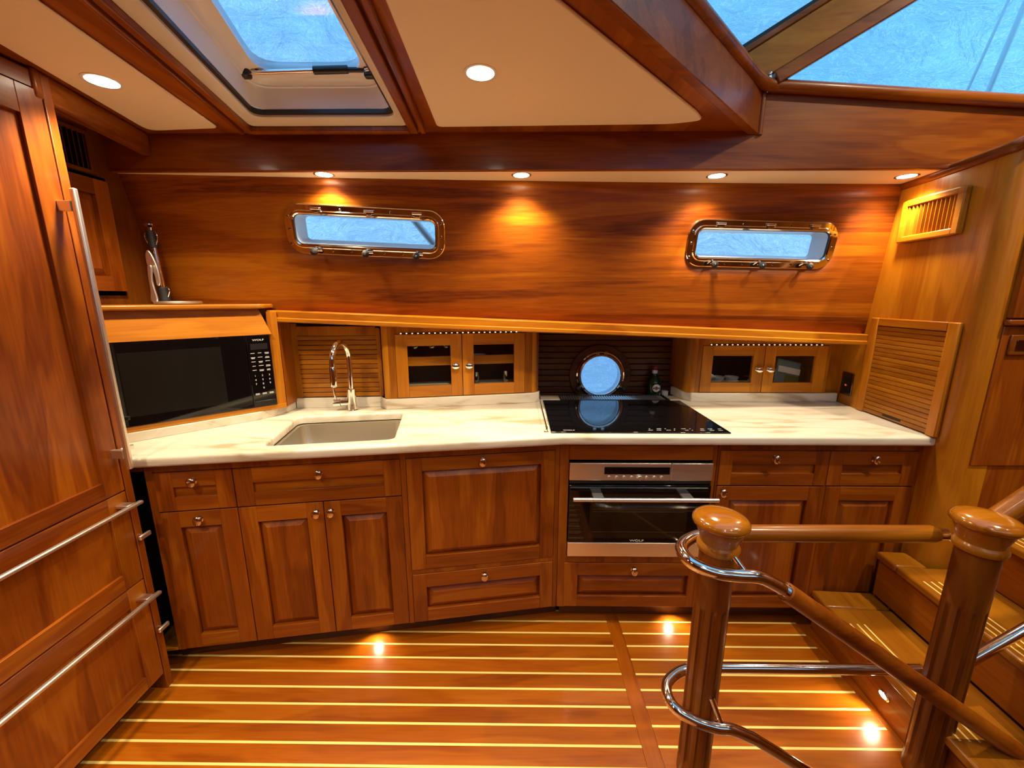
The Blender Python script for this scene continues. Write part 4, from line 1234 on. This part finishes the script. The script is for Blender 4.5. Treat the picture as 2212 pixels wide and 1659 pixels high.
def build_rails():
    newel(.547, .995, 'fluted cherry newel post with the rails looping round it')
    newel(1.252, 1.0, 'fluted cherry newel post at the foot of the stairs')
    h = thing('handrail', 'upper handrail of wood and chrome looping round the newel post', 'handrail', (.547, .995, 0))
    off = Vector((-.547, -.995, 0))
    P = lambda *q: Vector(q) + off
    path = [P(1.225, 1.062, .772), P(1.0, 1.062, .771), P(.70, 1.062, .770), P(.60, 1.064, .768), P(.515, 1.055, .765), P(.455, 1.008, .763), P(.455, .955, .755), P(.505, .925, .745), P(.56, .918, .741), P(.615, .918, .737), P(.66, .918, .716), P(.71, .918, .682), P(1.05, .918, .440), P(1.75, .918, -.058)]
    MB().tube(spline(path, 8), .0165, 16).build('tube', CHROME, h, smooth=60)
    MB().tube([P(.64, 1.062, .770), P(.66, 1.062, .770), P(1.185, 1.062, .772), P(1.197, 1.062, .772)], .0245, 18, radii=[.0245, .0245, .0245, .021]).build('grip', W('tread', 'x'), h, smooth=50)
    d = (P(1.05, .918, .440) - P(.71, .918, .682)).normalized()
    q = P(.690, .918, .696)
    MB().tube([q, q + d * .03, q + d * 1.26], .0245, 18).build('grip', W('cherry', 'x'), h, smooth=50)
    MB().tube([q - d * .006, q + d * .006], .0215, 18).build('collar', CHROME, h, smooth=40)
    MB().cyl(P(.565, .945, .775), P(.588, .918, .742), .0075, 12).build('bracket', CHROME, h, smooth=50)
    MB().tube(spline([P(1.215, 1.062, .772), P(1.232, 1.055, .768), P(1.243, 1.035, .760)], 5), .0120, 12).build('bracket', CHROME, h, smooth=50)
    g = thing('guard_rail', 'lower chrome guard rail looping round the newel post', 'rail', (.547, .995, 0))
    path = [P(1.252, 1.062, .308), P(1.0, 1.062, .308), P(.62, 1.062, .307), P(.52, 1.056, .304), P(.452, 1.012, .300), P(.450, .955, .290), P(.50, .926, .275), P(.555, .918, .262), P(.60, .918, .256), P(.65, .918, .233), P(.70, .918, .203), P(.90, .918, .062), P(1.6, .918, -.436)]
    MB().tube(spline(path, 8), .0155, 16).build('tube', CHROME, g, smooth=60)
    MB().cyl(P(.553, .949, .325), P(.575, .918, .262), .0075, 12).build('bracket', CHROME, g, smooth=50)
    MB().cyl(P(1.225, 1.062, .308), P(1.246, 1.035, .290), .010, 12).build('bracket', CHROME, g, smooth=50)
    u = thing('handrail', 'wooden handrail rising along the stairs from the newel post', 'handrail', (1.252, 1.0, 0))
    MB().tube([(.03, .04, .795), (.80, .014, 1.532)], .0245, 18).build('grip', W('tread', 'x'), u, smooth=50)
    MB().tube([(.02, .036, .30), (.80, .015, .989)], .0155, 16).build('tube', CHROME, u, smooth=60)

# ------------------------------------------------------------------ lamps
def downlight(x, y, z, label, r=.042, energy=14.0, size=120, blend=.7, tilt=None, group=None):
    d = thing('downlight', label, 'light', (x, y, z), group=group)
    MB().ring(circ(0, 36), [(r * .78, 0.0), (r * .80, -.004), (r * .95, -.006), (r, -.003), (r, .001), (r * .78, .001)], Matrix.Rotation(R(-90), 4, 'X')).build('trim_ring', BRONZE if z < 2 else LINER, d, smooth=50)
    MB().lathe([(.0001, -.0015), (r * .79, -.0015), (r * .79, .001), (.0001, .001)], 32).build('lens', LENS, d)
    li = bpy.data.lights.new('downlight_bulb', 'SPOT')
    li.energy = energy; li.color = LAMP; li.spot_size = R(size); li.spot_blend = blend; li.shadow_soft_size = r * .7
    lo = bpy.data.objects.new('downlight_bulb', li); COL.objects.link(lo); lo.parent = d
    lo.location = (0, 0, -.012)
    if tilt: lo.rotation_euler = tilt
    return d

def build_lamps():
    zz = 1.912
    names = ['first small soffit downlight above the corner portlight', 'small soffit downlight between the two portlights', 'small soffit downlight above the start of the bulkhead portlight', 'small soffit downlight next to the golden bulkhead']
    for (x, y), nm in zip(((-.768, 1.752), (.018, 1.768), (.805, 1.787), (1.575, 1.800)), names):
        downlight(x, y, zz, nm, r=.040, energy=E_SOFFIT, size=128, blend=.75)
    downlight(-.100, 1.262, 2.031, 'round downlight in the large cream ceiling panel', r=.047, energy=E_CEIL, size=122, blend=.8)
    downlight(-1.175, 1.293, 2.031, 'round downlight in the narrow cream panel beside the hatch', r=.047, energy=E_CEIL, size=122, blend=.8)
    for x, y in ((-1.15, .35), (-1.15, -.6), (-.85, -.2)):  # unseen ceiling lamps added as ambient fill
        downlight(x, y, 2.040, 'unseen round downlight added as fill in the ceiling behind the hatch', r=.047, energy=E_CEIL, size=122, blend=.8, group='added fill lamps behind the hatch')
    for x, y, k, lab in ((1.95, .75, 3.2, 'roof downlight above the top of the stairs'), (.5, -.5, .5, 'roof downlight above the lower stairwell'), (1.35, -.1, .4, 'roof downlight close to the windscreen'), (2.55, .3, .3, 'roof downlight beside the wall beyond the stairs'), (.3, -1.2, .6, 'roof downlight close to the added aft window')):
        downlight(x, y, 3.02, lab, r=.05, energy=E_ROOF * k, size=150, blend=.8, group='pilothouse lamps')
    # kick lights
    for x, y, rz, lab in ((.705, 1.632, 0, 'small kick light under the oven drawer'), (-.600, 1.511, ANG, 'small kick light under the sink cabinet')):
        c = thing('kick_light', lab, 'light', (x, y, .062), rz)
        M = Matrix.Rotation(R(90), 4, 'X')
        MB().lathe([(.0001, .006), (.012, .006), (.016, .003), (.016, 0), (.0001, 0)], 22, M).build('bezel', CHROME, c, smooth=40)
        MB().lathe([(.0001, .0075), (.010, .0072), (.011, .0062), (.0001, .0061)], 18, M).build('lens', LENS, c, smooth=40)
        li = bpy.data.lights.new('kick_bulb', 'SPOT'); li.energy = 1.6; li.color = LAMP; li.spot_size = R(125); li.spot_blend = .8; li.shadow_soft_size = .010
        lo = bpy.data.objects.new('kick_bulb', li); COL.objects.link(lo); lo.parent = c
        lo.location = (0, -.014, 0); lo.rotation_euler = Vector((0, -.75, -.65)).to_track_quat('-Z', 'Y').to_euler()

E_SOFFIT, E_CEIL, E_ROOF = 22.0, 42.0, 40.0

# ------------------------------------------------------------------ hatch, pilothouse windows, outside
def build_hatch():
    h = thing('window_4', 'overhead deck hatch with blue glass, black latches and a gas strut', 'window', kind='structure')
    def quad(ins, ya=1.626, yb=.93):
        return [(-.966 + ins * 1.05, ya - ins), (-.392 - ins, ya + .001 - ins), (-.36 - ins, yb + ins), (-.836 + ins * 1.05, yb + ins)]
    def ringq(steps, name, mat, sm=40, rad=.03):
        loops = [[(x, y, z) for x, y in roundpoly(quad(i), max(rad + i * .4, .004), 5)] for i, z in steps]
        n = len(loops[0]); v = [p for q in loops for p in q]; f = []
        for k in range(len(loops) - 1):
            for i in range(n):
                j = (i + 1) % n
                f.append((k * n + i, k * n + j, (k + 1) * n + j, (k + 1) * n + i))
        return MB().add(v, f).build(name, mat, h, smooth=sm)
    ringq([(.000, 2.039), (.010, 2.043), (.026, 2.047), (.034, 2.055), (.034, 2.065)], 'liner', LINER)
    ringq([(.034, 2.062), (.044, 2.064), (.044, 2.075)], 'gasket', BLACK)
    ringq([(.040, 2.075), (.043, 2.077), (.050, 2.120), (.056, 2.135), (.062, 2.137)], 'coaming', HATCHW, rad=.05)
    ringq([(.060, 2.137), (.070, 2.150), (.085, 2.158), (.105, 2.160), (.105, 2.190)], 'lid_frame', HATCHW, rad=.05)
    q = roundpoly(quad(.10), .05, 5); n = len(q)
    MB().prism(q, 2.165, 2.175).build('pane', glass('hatch_glass', (.80, .92, 1.0)), h)
    # strut and latches
    y = 1.500
    MB().tube([(-.868, y, 2.150), (-.655, y + .002, 2.156)], .0068, 12).build('strut_rod', CHROME, h, smooth=60)
    MB().tube([(-.860, y + .012, 2.160), (-.48, y + .014, 2.164)], .004, 8).build('strut_rail', BLACK, h, smooth=60)
    MB().tube([(-.662, y + .002, 2.156), (-.552, y + .004, 2.159)], .0120, 14).build('strut_grip', BLACK, h, smooth=50)
    MB().tube([(-.552, y + .004, 2.158), (-.485, y + .004, 2.158)], .0075, 12).build('strut_end', BLACK, h, smooth=50)
    k = box('latch', BLACK, h, -.497, -.455, y - .012, y + .014, 2.132, 2.168, .006)
    MB().cyl((-.490, y - .010, 2.150), (-.470, y - .014, 2.152), .006, 10).build('latch_pin', CHROME, k, smooth=50)
    k = box('latch', BLACK, h, -.905, -.868, y - .024, y + .012, 2.132, 2.172, .008)
    MB().tube([(-.886, y - .005, 2.152), (-.894, y - .060, 2.166), (-.905, y - .105, 2.176)], .012, 12, radii=[.015, .012, .007]).build('latch_lever', BLACK, k, smooth=50)
    MB().tube(spline([(-.872, y - .02, 2.160), (-.856, y - .035, 2.172), (-.846, y - .01, 2.168), (-.850, y + .005, 2.156)], 5), .006, 10).build('latch_hook', BLACK, k, smooth=50)
    # deck round the hatch keeps the sky out of the ceiling void
    o = MB().holed([(-1.9, 2.4), (.84, 2.4), (.84, 1.78), (.10, 1.03), (-.70, .24), (-.70, -1.8), (-1.9, -1.8)], [quad(.02)], 2.085, 2.12).build('trim_10', HATCHW)
    struct(o, 'white deck around the overhead hatch', 'deck')

def build_pilothouse():
    P0 = Vector((.724, 1.694, 2.170)); D = Vector((1.80, -.26, 1.0))
    P1 = P0 + D * .84
    def bar(name, p, q, wv, tv, mat, lab, bev=.004):
        """bar from p to q, half widths along vectors wv and tv"""
        v = [p - wv - tv, p + wv - tv, p + wv + tv, p - wv + tv, q - wv - tv, q + wv - tv, q + wv + tv, q - wv + tv]
        o = MB().add(v, [(3, 2, 1, 0), (4, 5, 6, 7), (0, 1, 5, 4), (1, 2, 6, 5), (2, 3, 7, 6), (3, 0, 4, 7)]).build(name, mat, None, bevel=bev)
        return struct(o, lab, 'frame')
    side = Vector((1, 0, -1.80)).normalized()
    nrm = D.cross(side).normalized()
    bar('trim_11', P0, P1, side * .052, nrm * .012, W('golden', 'x'), 'golden raked window pillar of the pilothouse')
    bar('trim_12', P0 + D * .092 + side * .073 - nrm * .006, P1 + side * .073 - nrm * .006, side * .021, nrm * .016, W('cherry', 'x'), 'cherry edge strip along the raked window pillar')
    bar('trim_13', P0 - side * .063, P1 - side * .063, side * .0105, nrm * .014, W('cherry', 'x'), 'cherry bead on the windscreen side of the pillar')
    bar('trim_14', P0 - side * .079, P1 - side * .079, side * .005, nrm * .010, BLACK, 'black windscreen gasket along the pillar', 0)
    k = P0 + D * .085 + side * .05 - nrm * .02
    o = MB().lathe([(.0001, .006), (.004, .005), (.006, 0), (.0001, -.004)], 12, Matrix.Translation(k) @ Matrix.Rotation(R(90), 4, 'X')).build('snap_stud', CHROME, None, smooth=40)
    tag(o, 'tiny chrome snap stud on the raked window pillar', 'stud')
    # side window
    win = thing('window_5', 'large blue side window of the pilothouse beside the raked pillar', 'window', kind='structure')
    q0 = Vector((3.0, 1.72, 2.04)); q1 = Vector((3.0, 1.47, 3.02))
    p0 = P0 + side * .03 + Vector((0, .02, -.05)); p1 = P1 + side * .03
    MB().add([p0, q0, q1, p1], [(0, 1, 2, 3)]).build('pane', TINT, win)
    win = thing('window_6', 'raked pilothouse windscreen over the slanting coaming', 'window', kind='structure')
    b0 = Vector((.206 - .80, 1.001 - .80 + .02, 2.16)); b1 = b0 + D * .86
    p0 = P0 - side * .07 + Vector((0, .01, 0)); p1 = P1 - side * .07
    MB().add([b0, p0, p1, b1], [(0, 1, 2, 3)]).build('pane', TINT, win)
    MB().tube([b0 + (p0 - b0) * .62 + D * .30 + Vector((-.03, .03, 0)), b0 + (p0 - b0) * .80 + D * .10 + Vector((-.03, .03, 0))], .012, 8).build('wiper', plain('wiper_rubber', (.01, .05, .06), .5), win, smooth=50)

def build_outside():
    n, m = 60, 44
    prof = [(2.62, -.6), (2.75, .6), (2.85, 1.4), (2.90, 2.2), (2.75, 2.9), (2.2, 3.5), (1.2, 4.0), (0, 4.3), (-1.5, 4.5), (-2.6, 4.5)]
    prof = [(p.x, p.y) for p in spline([(a, b, 0) for a, b in prof], 5)][:m + 1]
    m = len(prof) - 1
    rn = random.Random(5)
    v = []
    for j, (y, z) in enumerate(prof):
        for i in range(n + 1):
            x = -4.5 + 10.5 * i / n
            wv = .03 * math.sin(3.1 * x + 1.3 * j * .4) + .02 * math.sin(7 * x - .9 * j) + rn.uniform(-.010, .010)
            v.append((x, y + wv, z + wv * .6))
    f = [(j * (n + 1) + i, j * (n + 1) + i + 1, (j + 1) * (n + 1) + i + 1, (j + 1) * (n + 1) + i) for j in range(m) for i in range(n)]
    o = MB().add(v, f).build('shrink_wrap_cover', wrap_mat(), None, smooth=60)
    tag(o, 'pale blue plastic winter cover stretched over the boat outside the windows', 'cover')
    POLE = plain('cover_pole', (.80, .84, .86), .35, .2)
    for a, b, r, lab in (((-.95, 2.55, 2.30), (-.30, 2.62, 1.50), .022, 'slanting metal cover pole seen through the corner portlight'),
                         ((-1.55, 1.35, 3.6), (-.70, 1.9, 2.9), .06, 'blue grey cover strut above the deck hatch'),
                         ((-1.6, 2.0, 3.2), (.4, 1.9, 3.25), .018, 'thin horizontal cover pole above the deck hatch'),
                         ((2.375, 2.45, 2.0), (2.62, 2.45, 3.08), .013, 'pale cover pole further from the pillar outside the pilothouse side window'),
                         ((2.235, 2.45, 2.0), (2.54, 2.45, 3.08), .007, 'thin pale cover pole nearer the pillar outside the pilothouse side window')):
        tag(MB().tube([a, b], r, 12).build('cover_pole', POLE, None, smooth=60), lab, 'pole')

def build_side_locker():
    l = thing('side_locker', 'cherry locker with a raised door and push latch on the wall by the stairs', 'locker', (1.69, 1.4455, 0), 0)
    box('plinth', W('cherry', 'z'), l, .0, .62, -.006, 0, .82, 1.335, .002)
    d = front(l, 'door', .0, .60, 1.362, 1.93, None, st=.06, rl=.06, rb=.06)
    d.location.y = -.018
    box('ledge', W('cherry', 'x'), l, -.004, .62, -.022, 0, 1.338, 1.358, .005)
    k = box('latch_plate', W('shade', 'x'), l, .025, .16, -.014, -.006, 1.235, 1.305, .003)
    box('latch_pull', plain('dark_chrome', (.16, .12, .09), .18, 1.0), k, .045, .14, -.0165, -.0142, 1.252, 1.288, .001)

build_shell()
build_floor()
build_hatch()
build_pilothouse()
build_outside()
build_base_cabinets()
build_counter()
build_fridge()
build_microwave()
build_glazed_cabinets()
build_tambours()
build_oven()
build_cooktop()
build_ports()
build_stairs()
build_rails()
build_side_locker()
build_lamps()
